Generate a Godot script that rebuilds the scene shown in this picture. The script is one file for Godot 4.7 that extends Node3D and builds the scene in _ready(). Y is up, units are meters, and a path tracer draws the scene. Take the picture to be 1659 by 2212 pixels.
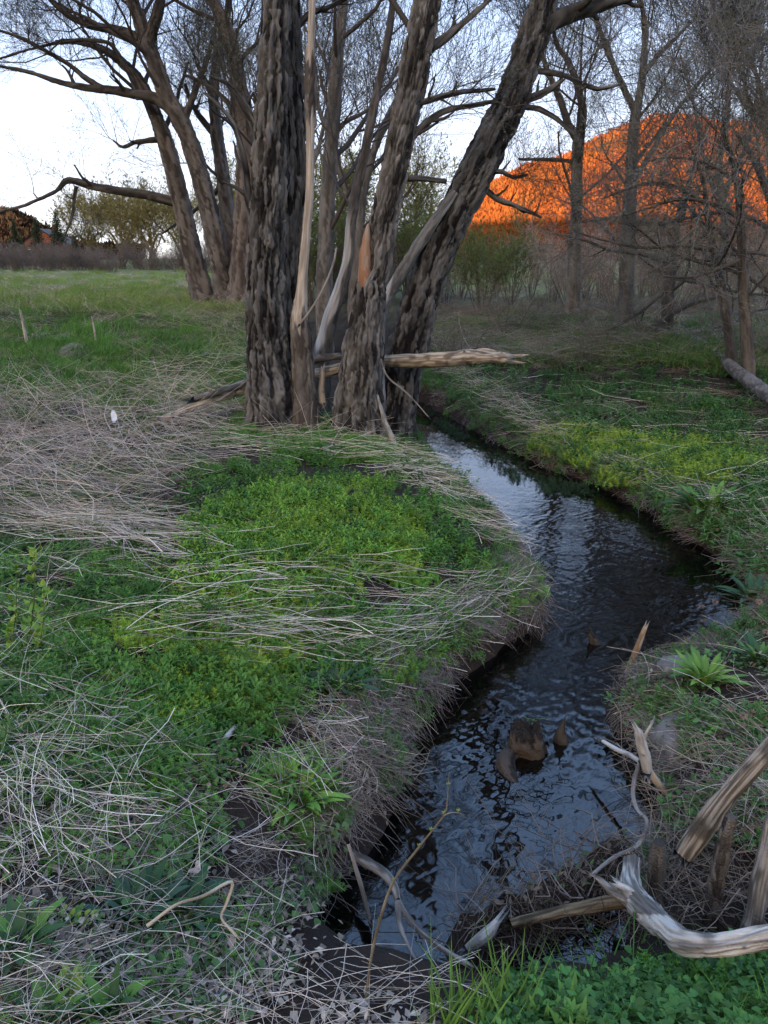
extends Node3D
# A stream bending past a clump of old willows at dusk. Pixel pairs below are directions read off the
# photograph (1659 x 2212 view); distances come from the ground, the water or the trunk a thing touches.
const EYE := Vector3(0, 2.0, 0)
const F := 1640.0
const CX := 829.5
const CY := 1106.0
const WATER := -0.6
const SX0 := -9.0
const SZ0 := -22.0
const SSTEP := 0.1
const SNX := 181
const SNZ := 236

var view := Basis(Vector3.RIGHT, deg_to_rad(-18.5))
var rng := RandomNumberGenerator.new()
var used := {}
var mats := {}
var sdg := PackedFloat32Array()
var n_low := FastNoiseLite.new()
var n_mid := FastNoiseLite.new()
var n_fine := FastNoiseLite.new()
var dam := []
var bank := PackedVector2Array()


# ---------------------------------------------------------------- pixels to places
func ray(u: float, v: float) -> Vector3:
	return view * Vector3((u - CX) / F, (CY - v) / F, -1.0)

func on_y(u: float, v: float, y: float) -> Vector3:
	var r := ray(u, v)
	return EYE + r * ((y - EYE.y) / r.y)

func at_z(u: float, v: float, d: float) -> Vector3:
	var r := ray(u, v)
	return EYE + r * (d / -r.z)

func span(px: float, p: Vector3) -> float:
	return px * (p - EYE).dot(-view.z) / F

func on_ground(u: float, v: float) -> Vector3:
	var y := 0.0
	var p := on_y(u, v, y)
	for k in 5:
		y = lerpf(y, minf(height(p.x, p.z), 1.7), 0.75)
		p = on_y(u, v, y)
	p.y = height(p.x, p.z)
	return p


# ---------------------------------------------------------------- terrain
func smooth(a: float, b: float, x: float) -> float:
	var t := clampf((x - a) / (b - a), 0.0, 1.0)
	return t * t * (3.0 - 2.0 * t)

func stream_polygon() -> PackedVector2Array:
	var left := [[640, 826], [760, 836], [840, 848], [872, 866], [900, 905], [940, 962], [985, 1008], [1050, 1048], [1110, 1105], [1165, 1180], [1178, 1250], [1150, 1305], [1105, 1360], [1050, 1425], [995, 1475], [925, 1530], [885, 1600], [865, 1680], [835, 1760], [795, 1830], [735, 1900], [690, 1960], [690, 2040], [760, 2115]]
	var right := [[1000, 2140], [1180, 2130], [1280, 2100], [1330, 2040], [1345, 1970], [1360, 1900], [1390, 1840], [1415, 1770], [1420, 1700], [1395, 1640], [1340, 1585], [1300, 1530], [1335, 1490], [1430, 1450], [1520, 1415], [1590, 1365], [1618, 1300], [1608, 1255], [1560, 1208], [1490, 1168], [1420, 1120], [1350, 1076], [1270, 1040], [1180, 1013], [1120, 982], [1060, 948], [1000, 918], [940, 884], [890, 858], [850, 836], [760, 822], [640, 814]]
	var poly := PackedVector2Array()
	for e in left + right:
		# on the left, up to the bend, the lip of the bank hides the waterline: the edge seen is the lip
		var lip := 0.33 * (1.0 - smooth(1240.0, 1420.0, e[1])) if e in left and e[1] > 850 else 0.0
		var p := on_y(e[0], e[1], WATER + lip)
		poly.append(Vector2(p.x, p.z))
	return poly

func prepare_stream() -> void:
	bank = stream_polygon()
	var n := bank.size()
	sdg.resize(SNX * SNZ)
	for j in SNZ:
		for i in SNX:
			var p := Vector2(SX0 + i * SSTEP, SZ0 + j * SSTEP)
			var best := 1e9
			var inside := false
			var b := bank[n - 1]
			for k in n:
				var a := bank[k]
				var ab := b - a
				var t := clampf((p - a).dot(ab) / ab.length_squared(), 0.0, 1.0)
				best = minf(best, (p - a - ab * t).length_squared())
				if (a.y > p.y) != (b.y > p.y) and p.x < (b.x - a.x) * (p.y - a.y) / (b.y - a.y) + a.x:
					inside = not inside
				b = a
			sdg[j * SNX + i] = sqrt(best) * (-1.0 if inside else 1.0)
	dam = [on_y(1010, 2010, -0.5), on_y(1180, 1945, -0.5), on_y(1340, 1840, -0.5)]

func shore(x: float, z: float) -> float:
	var fx := (x - SX0) / SSTEP
	var fz := (z - SZ0) / SSTEP
	if fx < 0 or fz < 0 or fx >= SNX - 1 or fz >= SNZ - 1:
		return 20.0
	var i := int(fx)
	var j := int(fz)
	fx -= i
	fz -= j
	var k := j * SNX + i
	return lerpf(lerpf(sdg[k], sdg[k + 1], fx), lerpf(sdg[k + SNX], sdg[k + SNX + 1], fx), fz)

func seg_dist(p: Vector2, a: Vector3, b: Vector3) -> float:
	var pa := p - Vector2(a.x, a.z)
	var ab := Vector2(b.x - a.x, b.z - a.z)
	return (pa - ab * clampf(pa.dot(ab) / ab.length_squared(), 0.0, 1.0)).length()

func height(x: float, z: float) -> float:
	var d := -z
	var left := 0.62 * smooth(9.0, 26.0, d) + 0.35 * smooth(26.0, 150.0, d)
	var right := -0.27 + 0.6 * smooth(8.0, 24.0, d) + 0.6 * smooth(24.0, 150.0, d)
	if x > 2.2:
		right += 0.22 * smooth(2.2, 6.0, x) * (1.0 - smooth(14.0, 30.0, d))
	var w := smooth(-0.3, 1.6, x - 0.02 * d)
	var h := lerpf(left, right, w)
	var q := Vector2(x + 0.9, z + 5.6)
	h += 0.16 * exp(-q.length_squared() / 3.2)
	var q2 := Vector2(x - 1.75, z + 3.3)
	h += 0.2 * exp(-q2.length_squared() / 0.5)
	h += 0.22 * smooth(-1.9, -1.5, z) * smooth(-0.2, 0.5, x)
	var near := 1.0 - smooth(20.0, 60.0, absf(d))
	h += (n_low.get_noise_2d(x, z) * 0.10 + n_mid.get_noise_2d(x, z) * 0.05) * (0.35 + 0.65 * near)
	if near > 0.0:
		h += n_fine.get_noise_2d(x, z) * 0.022 * near
	var s := shore(x, z)
	if s < 3.0:
		s += n_mid.get_noise_2d(x * 2.3 + 40.0, z * 2.3) * 0.07
		if s > 0.0:
			var rise := 1.0 - exp(-s / 0.07)
			rise = rise * 0.62 + 0.38 * smooth(0.0, 1.3, s)
			h = lerpf(WATER - 0.02, h, rise)
			# the washed-out hollow under the logs
			var hole := Vector2(x - 1.22, z + 2.42).length_squared()
			if hole < 0.6:
				h = lerpf(h, WATER + 0.05 + n_fine.get_noise_2d(x * 2.0, z * 2.0) * 0.08, clampf(1.4 * exp(-hole / 0.1), 0.0, 1.0))
		else:
			h = WATER - 0.02 - minf(0.35, -s * 1.3)
			var dm := minf(seg_dist(Vector2(x, z), dam[0], dam[1]), seg_dist(Vector2(x, z), dam[1], dam[2]))
			if dm < 0.4:
				h = maxf(h, WATER + 0.17 - smooth(0.02, 0.26, dm) * 0.6 + n_fine.get_noise_2d(x * 3.0, z * 3.0) * 0.05)
	if absf(x) > 300.0 or d > 400.0 or d < -60.0:
		h = lerpf(h, 1.0, 0.8)
	return h


# ---------------------------------------------------------------- mesh collecting
class MB:
	var v := PackedVector3Array()
	var n := PackedVector3Array()
	var c := PackedColorArray()
	var t := PackedInt32Array()

	func tri(a: Vector3, b: Vector3, d: Vector3, col: Color) -> void:
		var k := v.size()
		var m := (d - a).cross(b - a).normalized()
		v.append(a); v.append(b); v.append(d)
		n.append(m); n.append(m); n.append(m)
		c.append(col); c.append(col); c.append(col)
		t.append(k); t.append(k + 1); t.append(k + 2)

	# a leaf with a fold along its midrib: four to eight faces
	func leaf(base: Vector3, along: Vector3, side: Vector3, width: float, bend: Vector3, col: Color, tip: Color) -> void:
		var m := base + along * 0.45 + bend * 0.25
		var e := base + along + bend
		var up := side.cross(along).normalized() * width * 0.3
		var k := v.size()
		var l := m - side * width * 0.5 + up
		var r := m + side * width * 0.5 + up
		for p in [base, l, m, r, e]:
			v.append(p)
		var n1 := (m - base).cross(l - base).normalized()
		var n2 := (r - base).cross(m - base).normalized()
		var nn := (n1 + n2).normalized()
		for p in [nn, n1, nn, n2, nn]:
			n.append(p)
		for p in [col, col, col, col, tip]:
			c.append(p)
		for p in [0, 1, 2, 0, 2, 3, 1, 4, 2, 2, 4, 3]:
			t.append(k + p)

	func blade(base: Vector3, dir: Vector3, side: Vector3, length: float, width: float, droop: float, segs: int, col: Color, tip: Color) -> void:
		var k := v.size()
		var p := base
		var g := dir
		var m := side.cross(g).normalized()
		for i in segs + 1:
			var f := float(i) / segs
			var w := width * (1.0 - f * f) * 0.5
			var cc := col.lerp(tip, f)
			v.append(p - side * w); v.append(p + side * w)
			n.append(m); n.append(m)
			c.append(cc); c.append(cc)
			p += g * (length / segs)
			g = (g + Vector3(dir.x, -1.2, dir.z) * droop / segs).normalized()
		for i in segs:
			var a := k + i * 2
			for q in [a, a + 2, a + 1, a + 1, a + 2, a + 3]:
				t.append(q)

	func tube(pts: PackedVector3Array, rad: PackedFloat32Array, sides: int, col: Color, col2: Color) -> void:
		var k := v.size()
		var m := pts.size()
		var g := (pts[1] - pts[0]).normalized()
		var x := g.cross(Vector3(0.31, 0.2, 0.93)).normalized()
		for i in m:
			var a := pts[maxi(i - 1, 0)]
			var b := pts[mini(i + 1, m - 1)]
			g = (b - a).normalized()
			x = (x - g * x.dot(g)).normalized()
			var y := g.cross(x)
			var cc := col.lerp(col2, float(i) / (m - 1))
			for s in sides:
				var an := TAU * s / sides
				var o := x * cos(an) + y * sin(an)
				v.append(pts[i] + o * rad[i])
				n.append(o)
				c.append(cc)
		for i in m - 1:
			for s in sides:
				var a0 := k + i * sides + s
				var a1 := k + i * sides + (s + 1) % sides
				t.append(a0); t.append(a0 + sides); t.append(a1)
				t.append(a1); t.append(a0 + sides); t.append(a1 + sides)

	func box(p: Vector3, size: Vector3, col: Color) -> void:
		var h := size / 2
		for ax in 3:
			for s in [-1, 1]:
				var e1 := Vector3.ZERO
				var e2 := Vector3.ZERO
				var o := Vector3.ZERO
				o[ax] = h[ax] * s
				e1[(ax + 1) % 3] = h[(ax + 1) % 3]
				e2[(ax + 2) % 3] = h[(ax + 2) % 3] * s
				tri(p + o - e1 - e2, p + o + e1 + e2, p + o + e1 - e2, col)
				tri(p + o - e1 - e2, p + o - e1 + e2, p + o + e1 + e2, col)

	func put(o: MB, x: Transform3D, tint: Color) -> void:
		var k := v.size()
		var q := x.basis.orthonormalized()
		for i in o.v.size():
			v.append(x * o.v[i])
			n.append(q * o.n[i])
			c.append(o.c[i] * tint)
		for i in o.t: t.append(k + i)

	func mesh(origin := Vector3.ZERO) -> ArrayMesh:
		var vv := v
		if origin != Vector3.ZERO:
			vv = v.duplicate()
			for i in vv.size():
				vv[i] -= origin
		var arr := []
		arr.resize(Mesh.ARRAY_MAX)
		arr[Mesh.ARRAY_VERTEX] = vv
		arr[Mesh.ARRAY_NORMAL] = n
		arr[Mesh.ARRAY_COLOR] = c
		arr[Mesh.ARRAY_INDEX] = t
		var out := ArrayMesh.new()
		out.add_surface_from_arrays(Mesh.PRIMITIVE_TRIANGLES, arr)
		return out


# many copies of one shape
class Field:
	var b := PackedFloat32Array()
	func add(x: Transform3D, col: Color) -> void:
		var s := x.basis
		var o := x.origin
		b.append_array(PackedFloat32Array([s.x.x, s.y.x, s.z.x, o.x, s.x.y, s.y.y, s.z.y, o.y, s.x.z, s.y.z, s.z.z, o.z, col.r, col.g, col.b, 1.0]))
	func count() -> int:
		return b.size() / 16


# ---------------------------------------------------------------- nodes
func numbered(called: String) -> String:
	var k: int = used.get(called, -1) + 1
	used[called] = k
	return called if k == 0 else "%s_%03d" % [called, k]

func tag(o: Node3D, label: String, category: String, group := "", kind := "") -> Node3D:
	if label: o.set_meta("label", label)
	if category: o.set_meta("category", category)
	if group: o.set_meta("group", group)
	if kind: o.set_meta("kind", kind)
	return o

func thing(called: String, label: String, category: String, at: Vector3, group := "", kind := "") -> Node3D:
	var o := Node3D.new()
	o.name = numbered(called)
	add_child(o)
	o.position = at
	return tag(o, label, category, group, kind)

func part(parent: Node3D, called: String, m: Mesh, material: Material, kind := "") -> MeshInstance3D:
	var o := MeshInstance3D.new()
	o.name = called
	o.mesh = m
	o.material_override = material
	parent.add_child(o, true)
	if kind: o.set_meta("kind", kind)
	return o

func solo(called: String, label: String, category: String, m: Mesh, material: Material, at := Vector3.ZERO, group := "", kind := "") -> MeshInstance3D:
	var o := MeshInstance3D.new()
	o.name = numbered(called)
	o.mesh = m
	o.material_override = material
	add_child(o)
	o.position = at
	tag(o, label, category, group, kind)
	return o

func swarm(parent: Node3D, called: String, m: Mesh, material: Material, f: Field, kind := "stuff") -> void:
	if f.count() == 0:
		return
	var mm := MultiMesh.new()
	mm.transform_format = MultiMesh.TRANSFORM_3D
	mm.use_colors = true
	mm.mesh = m
	mm.instance_count = f.count()
	mm.buffer = f.b
	var o := MultiMeshInstance3D.new()
	o.name = called
	o.multimesh = mm
	o.material_override = material
	parent.add_child(o, true)
	if kind: o.set_meta("kind", kind)

func col(r: float, g: float, b: float) -> Color:
	return Color(r, g, b)

func tone(c: Color, spread: float) -> Color:
	var k := 1.0 + rng.randf_range(-spread, spread)
	return Color(c.r * k * (1.0 + rng.randf_range(-0.06, 0.06)), c.g * k, c.b * k * (1.0 + rng.randf_range(-0.1, 0.1)))

func noise_texture(freq: float, seed_: int, octaves := 4, normal := 0.0) -> NoiseTexture2D:
	var f := FastNoiseLite.new()
	f.seed = seed_
	f.frequency = freq
	f.fractal_octaves = octaves
	var t := NoiseTexture2D.new()
	t.width = 512
	t.height = 512
	t.seamless = true
	t.noise = f
	if normal > 0.0:
		t.as_normal_map = true
		t.bump_strength = normal
	return t

func surface(called: String, rough: float, relief := 0.0, scale := 4.0, back := Color.BLACK, spec := 0.35, freq := 0.03) -> StandardMaterial3D:
	if mats.has(called):
		return mats[called]
	var m := StandardMaterial3D.new()
	m.resource_name = called
	m.vertex_color_use_as_albedo = true
	m.roughness = rough
	m.metallic_specular = spec
	m.cull_mode = BaseMaterial3D.CULL_DISABLED
	if back != Color.BLACK:
		m.backlight_enabled = true
		m.backlight = back
	if relief > 0.0:
		m.heightmap_enabled = true
		m.heightmap_texture = noise_texture(freq, called.hash() % 1000)
		m.heightmap_scale = relief
		m.uv1_triplanar = true
		m.uv1_world_triplanar = true
		m.uv1_scale = Vector3.ONE * scale
	mats[called] = m
	return m


# ---------------------------------------------------------------- barked stems
func resample(pts: Array, rad: Array, step: float) -> Array:
	var p := PackedVector3Array()
	var r := PackedFloat32Array()
	for i in pts.size() - 1:
		var a: Vector3 = pts[i]
		var b: Vector3 = pts[i + 1]
		var pre: Vector3 = pts[i - 1] if i > 0 else a * 2.0 - b
		var post: Vector3 = pts[i + 2] if i + 2 < pts.size() else b * 2.0 - a
		var n := maxi(1, int(ceil(a.distance_to(b) / step)))
		for k in n:
			var f := float(k) / n
			p.append(a.cubic_interpolate(b, pre, post, f))
			r.append(lerpf(rad[i], rad[i + 1], smooth(0.0, 1.0, f) * 0.5 + f * 0.5))
	p.append(pts[-1])
	r.append(rad[-1])
	return [p, r]

# style: depth (furrow depth), plate (plate width), stretch, base, alt (second tone), bare (Callable(height above first point, angle) -> 0..1), wood (bare colour), flare, closed
func bark_mesh(pts: Array, rad: Array, ring: int, step: float, style: Dictionary, seed_: int, origin: Vector3) -> ArrayMesh:
	var rs := resample(pts, rad, step)
	var p: PackedVector3Array = rs[0]
	var r: PackedFloat32Array = rs[1]
	var m := p.size()
	var cell := FastNoiseLite.new()
	cell.noise_type = FastNoiseLite.TYPE_CELLULAR
	cell.cellular_return_type = FastNoiseLite.RETURN_DISTANCE2_SUB
	cell.frequency = 1.0
	cell.seed = seed_
	cell.fractal_type = FastNoiseLite.FRACTAL_NONE
	var each: FastNoiseLite = cell.duplicate()
	each.cellular_return_type = FastNoiseLite.RETURN_CELL_VALUE
	var grain: float = style.get("grain", 0.0)
	var warp := FastNoiseLite.new()
	warp.frequency = 1.0
	warp.seed = seed_ + 7
	warp.fractal_octaves = 2
	var depth: float = style.depth
	var k: float = 1.0 / style.plate
	var stretch: float = style.get("stretch", 0.2)
	var base: Color = style.base
	var alt: Color = style.alt
	var wood: Color = style.get("wood", base)
	var flare: float = style.get("flare", 0.0)
	var lump: float = style.get("lump", 0.07)
	var has_bare: bool = style.has("bare")
	# old branch knots on barkless wood: [distance along, angle, size]
	var knots := []
	if grain > 0.0 and rad[0] + rad[-1] > 0.02:
		var kr := RandomNumberGenerator.new()
		kr.seed = seed_
		for i in int(m * step / 0.22): knots.append([kr.randf() * m * step, kr.randf() * TAU, kr.randf_range(0.35, 0.7)])
	var vv := PackedVector3Array()
	var cc := PackedColorArray()
	vv.resize(m * ring)
	cc.resize(m * ring)
	var g := (p[1] - p[0]).normalized()
	var x := g.cross(Vector3(0, 0.1, 1)).normalized()
	var s := 0.0
	for i in m:
		if i > 0: s += p[i].distance_to(p[i - 1])
		g = (p[mini(i + 1, m - 1)] - p[maxi(i - 1, 0)]).normalized()
		x = (x - g * x.dot(g)).normalized()
		var y := g.cross(x)
		for a in ring:
			var an := TAU * a / ring
			var o := x * cos(an) + y * sin(an)
			var rr := r[i]
			var q := Vector3(cos(an) * rr, s, sin(an) * rr)
			if flare > 0.0:
				rr *= 1.0 + flare * exp(-s / 0.3) * (0.6 + 0.7 * absf(warp.get_noise_2d(cos(an) * 1.4 + seed_, sin(an) * 1.4)) * 2.0)
			rr *= 1.0 + lump * (warp.get_noise_3d(q.x * 3.0, s * 1.5, q.z * 3.0) * 2.0)
			var bare := 0.0
			if has_bare: bare = style.bare.call(s, an)
			var wx := warp.get_noise_3d(q.x * 9.0, s * 5.0, q.z * 9.0) * 0.55
			var cq := Vector3(q.x * k + wx, s * k * stretch + wx * 0.4, q.z * k - wx)
			var e := cell.get_noise_3dv(cq) + 1.0
			var ridge := clampf(e / 0.4, 0.0, 1.0)
			var fine := warp.get_noise_3d(q.x * 30.0, s * 9.0, q.z * 30.0)
			var plate_tone := each.get_noise_3dv(cq)
			var disp := depth * (sqrt(ridge) - 0.7 + fine * 0.4 + plate_tone * 0.25)
			if bare > 0.0:
				disp = lerpf(disp, -depth * 0.9 + fine * depth * 0.22, bare)
			var patch := clampf(0.5 + 1.3 * warp.get_noise_3d(q.x * 5.0 + 30.0, s * 1.7, q.z * 5.0) + fine * 0.5, 0.0, 1.0)
			if grain > 0.0:
				patch = clampf(0.5 + grain * warp.get_noise_3d(q.x * 75.0 + 9.0, s * 3.0, q.z * 75.0) + 0.7 * warp.get_noise_3d(q.x * 8.0, s * 2.0, q.z * 8.0), 0.0, 1.0)
			else:
				patch = clampf(patch * 0.5 + 0.2 + plate_tone * 0.6, 0.0, 1.0)
			var cl := base.lerp(alt, patch)
			if grain > 0.0:
				# mud and rot stains
				var stain := smooth(0.05, 0.35, warp.get_noise_3d(q.x * 7.0 + 50.0, s * 4.5, q.z * 7.0 - 20.0) + fine * 0.2)
				cl = cl.lerp(base * 0.55, stain * 0.8)
				for kn in knots:
					var ks: float = kn[2] * r[i]
					var ds: float = s - kn[0]
					if absf(ds) < ks * 2.0:
						var da: float = wrapf(an - kn[1], -PI, PI) * r[i]
						var kd := sqrt(ds * ds * 0.5 + da * da) / ks
						disp += r[i] * 0.3 * exp(-kd * kd * 2.5) * (1.0 if kd > 0.25 else 0.5)
						if kd < 0.4: cl = base * 0.6
			if bare > 0.0:
				var streak := 1.0 + 0.6 * warp.get_noise_3d(q.x * 26.0, s * 1.6, q.z * 26.0)
				cl = cl.lerp(Color(wood.r * streak, wood.g * streak, wood.b * streak), bare)
			vv[i * ring + a] = p[i] + o * (rr + disp)
			cc[i * ring + a] = cl
	var nn := PackedVector3Array()
	nn.resize(m * ring)
	var tt := PackedInt32Array()
	for i in m:
		var i0 := maxi(i - 1, 0) * ring
		var i1 := mini(i + 1, m - 1) * ring
		for a in ring:
			var dv := vv[i1 + a] - vv[i0 + a]
			var du := vv[i * ring + (a + 1) % ring] - vv[i * ring + (a + ring - 1) % ring]
			nn[i * ring + a] = du.cross(dv).normalized()
	for i in m - 1:
		for a in ring:
			var a0 := i * ring + a
			var a1 := i * ring + (a + 1) % ring
			tt.append_array(PackedInt32Array([a0, a0 + ring, a1, a1, a0 + ring, a1 + ring]))
	# jagged end
	var jag: float = style.get("jag", 0.0)
	var tips := [0, m - 1] if style.get("closed", true) else []
	for e in tips:
		var top := vv.size()
		var gd := (p[1] - p[0]).normalized() * -1.0 if e == 0 else (p[m - 1] - p[m - 2]).normalized()
		for a in ring:
			var w := vv[e * ring + a]
			var spike := jag * maxf(0.0, warp.get_noise_2d(a * 40.0 / ring + e, seed_) + 0.25) * 3.0
			vv.append(w.lerp(p[e], 0.12) + gd * spike)
			nn.append(gd)
			cc.append(wood)
		vv.append(p[e] - gd * jag * 0.4)
		nn.append(gd)
		cc.append(wood)
		for a in ring:
			var a0: int = e * ring + a
			var a1: int = e * ring + (a + 1) % ring
			var b0 := top + a
			var b1 := top + (a + 1) % ring
			tt.append_array(PackedInt32Array([a0, b0, a1, a1, b0, b1, b0, top + ring, b1]))
	for i in vv.size():
		vv[i] -= origin
	var arr := []
	arr.resize(Mesh.ARRAY_MAX)
	arr[Mesh.ARRAY_VERTEX] = vv
	arr[Mesh.ARRAY_NORMAL] = nn
	arr[Mesh.ARRAY_COLOR] = cc
	arr[Mesh.ARRAY_INDEX] = tt
	var out := ArrayMesh.new()
	out.add_surface_from_arrays(Mesh.PRIMITIVE_TRIANGLES, arr)
	return out

# [[u, v, width in pixels, depth]] -> points and radii
func stem_px(list: Array, d: float) -> Array:
	var pts := []
	var rad := []
	for e in list:
		var dd: float = d + (e[3] if e.size() > 3 else 0.0)
		var p := at_z(e[0], e[1], dd)
		pts.append(p)
		rad.append(span(e[2], p) * 0.5)
	return [pts, rad]

# [[u, v, width in pixels, height above datum]]
func lying_px(list: Array) -> Array:
	var pts := []
	var rad := []
	for e in list:
		var p := on_y(e[0], e[1], e[3])
		pts.append(p)
		rad.append(span(e[2], p) * 0.5)
	return [pts, rad]


# ---------------------------------------------------------------- twigs and crowns
func twig_spray(seed_: int, side_twigs: int, sub: int, zig: float, thick: float, bark: Color, leaf: Color, leaf_len: float, leaf_share: float) -> MB:
	rng.seed = seed_
	var mb := MB.new()
	var line := PackedVector3Array([Vector3.ZERO])
	var g := Vector3.UP
	for i in 4:
		g = (g + Vector3(rng.randf_range(-1, 1), 0.15, rng.randf_range(-1, 1)) * zig).normalized()
		line.append(line[-1] + g / 4.0)
	mb.tube(line, PackedFloat32Array([thick, thick * 0.85, thick * 0.7, thick * 0.5, thick * 0.3]), 3, bark, bark)
	for s in side_twigs:
		var f := 0.1 + 0.88 * (s + rng.randf()) / side_twigs
		var i := mini(int(f * 4), 3)
		var p := line[i].lerp(line[i + 1], f * 4 - i)
		var an := s * 2.4 + rng.randf() * 0.8
		var d := (Vector3(cos(an), rng.randf_range(0.5, 1.3), sin(an))).normalized()
		var ln := (0.55 - 0.3 * f) * rng.randf_range(0.6, 1.2)
		var pts := PackedVector3Array([p])
		for k in 2:
			d = (d + Vector3(rng.randf_range(-1, 1), rng.randf_range(-0.3, 0.7), rng.randf_range(-1, 1)) * zig).normalized()
			pts.append(pts[-1] + d * ln / 2.0)
		mb.tube(pts, PackedFloat32Array([thick * 0.55, thick * 0.45, thick * 0.25]), 3, bark, bark)
		for q in sub:
			var f2 := rng.randf_range(0.2, 1.0) * 1.99
			var j := int(f2)
			var p2 := pts[j].lerp(pts[j + 1], f2 - j)
			var d2 := (d + Vector3(rng.randf_range(-1, 1), rng.randf_range(-0.4, 0.9), rng.randf_range(-1, 1)) * 0.8).normalized()
			var e := p2 + d2 * ln * rng.randf_range(0.25, 0.6)
			var sd := d2.cross(Vector3(rng.randf_range(-1, 1), 0.2, rng.randf_range(-1, 1))).normalized() * thick * 0.38
			mb.tri(p2 - sd, e, p2 + sd, bark)
			for w in 3:
				if rng.randf() < leaf_share:
					var o := p2.lerp(e, 0.4 + 0.3 * w)
					var ld := (d2 + Vector3(rng.randf_range(-1, 1), rng.randf_range(-0.2, 1), rng.randf_range(-1, 1)) * 0.8).normalized() * leaf_len * rng.randf_range(0.7, 1.3)
					var ls := ld.cross(Vector3(rng.randf_range(-1, 1), 0.3, rng.randf_range(-1, 1))).normalized() * leaf_len * 0.24
					mb.tri(o - ls * 0.3, o + ld, o + ld * 0.4 + ls, tone(leaf, 0.25))
	return mb

func turned(dir: Vector3, length: float, spin: float) -> Basis:
	var y := dir.normalized()
	var x := y.cross(Vector3(0.37, 0.11, 0.92)).normalized()
	var z := x.cross(y)
	var b := Basis(x, y, z) * Basis(Vector3.UP, spin)
	return b.scaled_local(Vector3.ONE * length)

# side branches, recursively; sprays: [Transform3D]
func grow(mb: MB, start: Vector3, dir: Vector3, length: float, radius: float, level: int, sprays: Array, o: Dictionary) -> void:
	var pts := PackedVector3Array([start])
	var rad := PackedFloat32Array([radius])
	var g := dir.normalized()
	var segs := 6
	var wob: float = o.get("wobble", 0.22)
	var rise: float = o.get("rise", 0.08)
	for i in segs:
		g = (g + Vector3(rng.randf_range(-1, 1), rng.randf_range(-1, 1), rng.randf_range(-1, 1)) * wob + Vector3.UP * rise).normalized()
		pts.append(pts[-1] + g * length / segs)
		rad.append(radius * (1.0 - 0.62 * (i + 1) / segs))
	mb.tube(pts, rad, 6 if level >= 2 else 4, o.bark, o.bark)
	branch_off(mb, pts, rad, length, level, sprays, o, 0.25)

func branch_off(mb: MB, pts: PackedVector3Array, rad: PackedFloat32Array, length: float, level: int, sprays: Array, o: Dictionary, from: float) -> void:
	var m := pts.size() - 1
	if level > 0:
		var n: int = o.get("kids", 5)
		for c in n:
			var f := lerpf(from, 1.0, (c + rng.randf()) / n) * m
			var i := mini(int(f), m - 1)
			var p := pts[i].lerp(pts[i + 1], f - i)
			var ax := (pts[i + 1] - pts[i]).normalized()
			var out := ax.cross(Vector3(rng.randf_range(-1, 1), rng.randf_range(-1, 1), rng.randf_range(-1, 1))).normalized()
			var d: Vector3 = ax * o.get("forward", 0.8) + out + Vector3.UP * o.get("lift", 0.3)
			grow(mb, p, d, length * rng.randf_range(0.42, 0.75) * (1.1 - 0.4 * f / m), lerpf(rad[i], rad[i + 1], f - i) * rng.randf_range(0.45, 0.7), level - 1, sprays, o)
	var ns: int = o.get("sprays", 3)
	if level > 1: ns = 1
	for c in ns:
		var f := lerpf(maxf(from, 0.35), 1.0, (c + rng.randf()) / ns) * m
		var i := mini(int(f), m - 1)
		var p := pts[i].lerp(pts[i + 1], f - i)
		var d: Vector3 = (pts[i + 1] - pts[i]).normalized() + Vector3(rng.randf_range(-1, 1), rng.randf_range(-0.5, 1), rng.randf_range(-1, 1)) * 0.7 + Vector3.UP * o.get("lift", 0.3)
		sprays.append(Transform3D(turned(d, o.get("spray", 1.2) * rng.randf_range(0.6, 1.25), rng.randf() * TAU), p))

func crown(root: Node3D, sprays: Array, shapes: Array, tint: Color, material: Material, spread := 0.25) -> void:
	var all := MB.new()
	for k in sprays.size():
		all.put(shapes[k % shapes.size()], sprays[k], tone(tint, spread))
	part(root, "crown", all.mesh(root.position), material, "stuff")

# carries a stem down into the soil under its first point
func foot(sp: Array) -> Array:
	var p: Vector3 = sp[0][0]
	var y := height(p.x, p.z) - 0.12
	if p.y - y > 0.05:
		sp[0].push_front(Vector3(p.x, y, p.z))
		sp[1].push_front(sp[1][0] * 1.12)
	return sp

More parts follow.
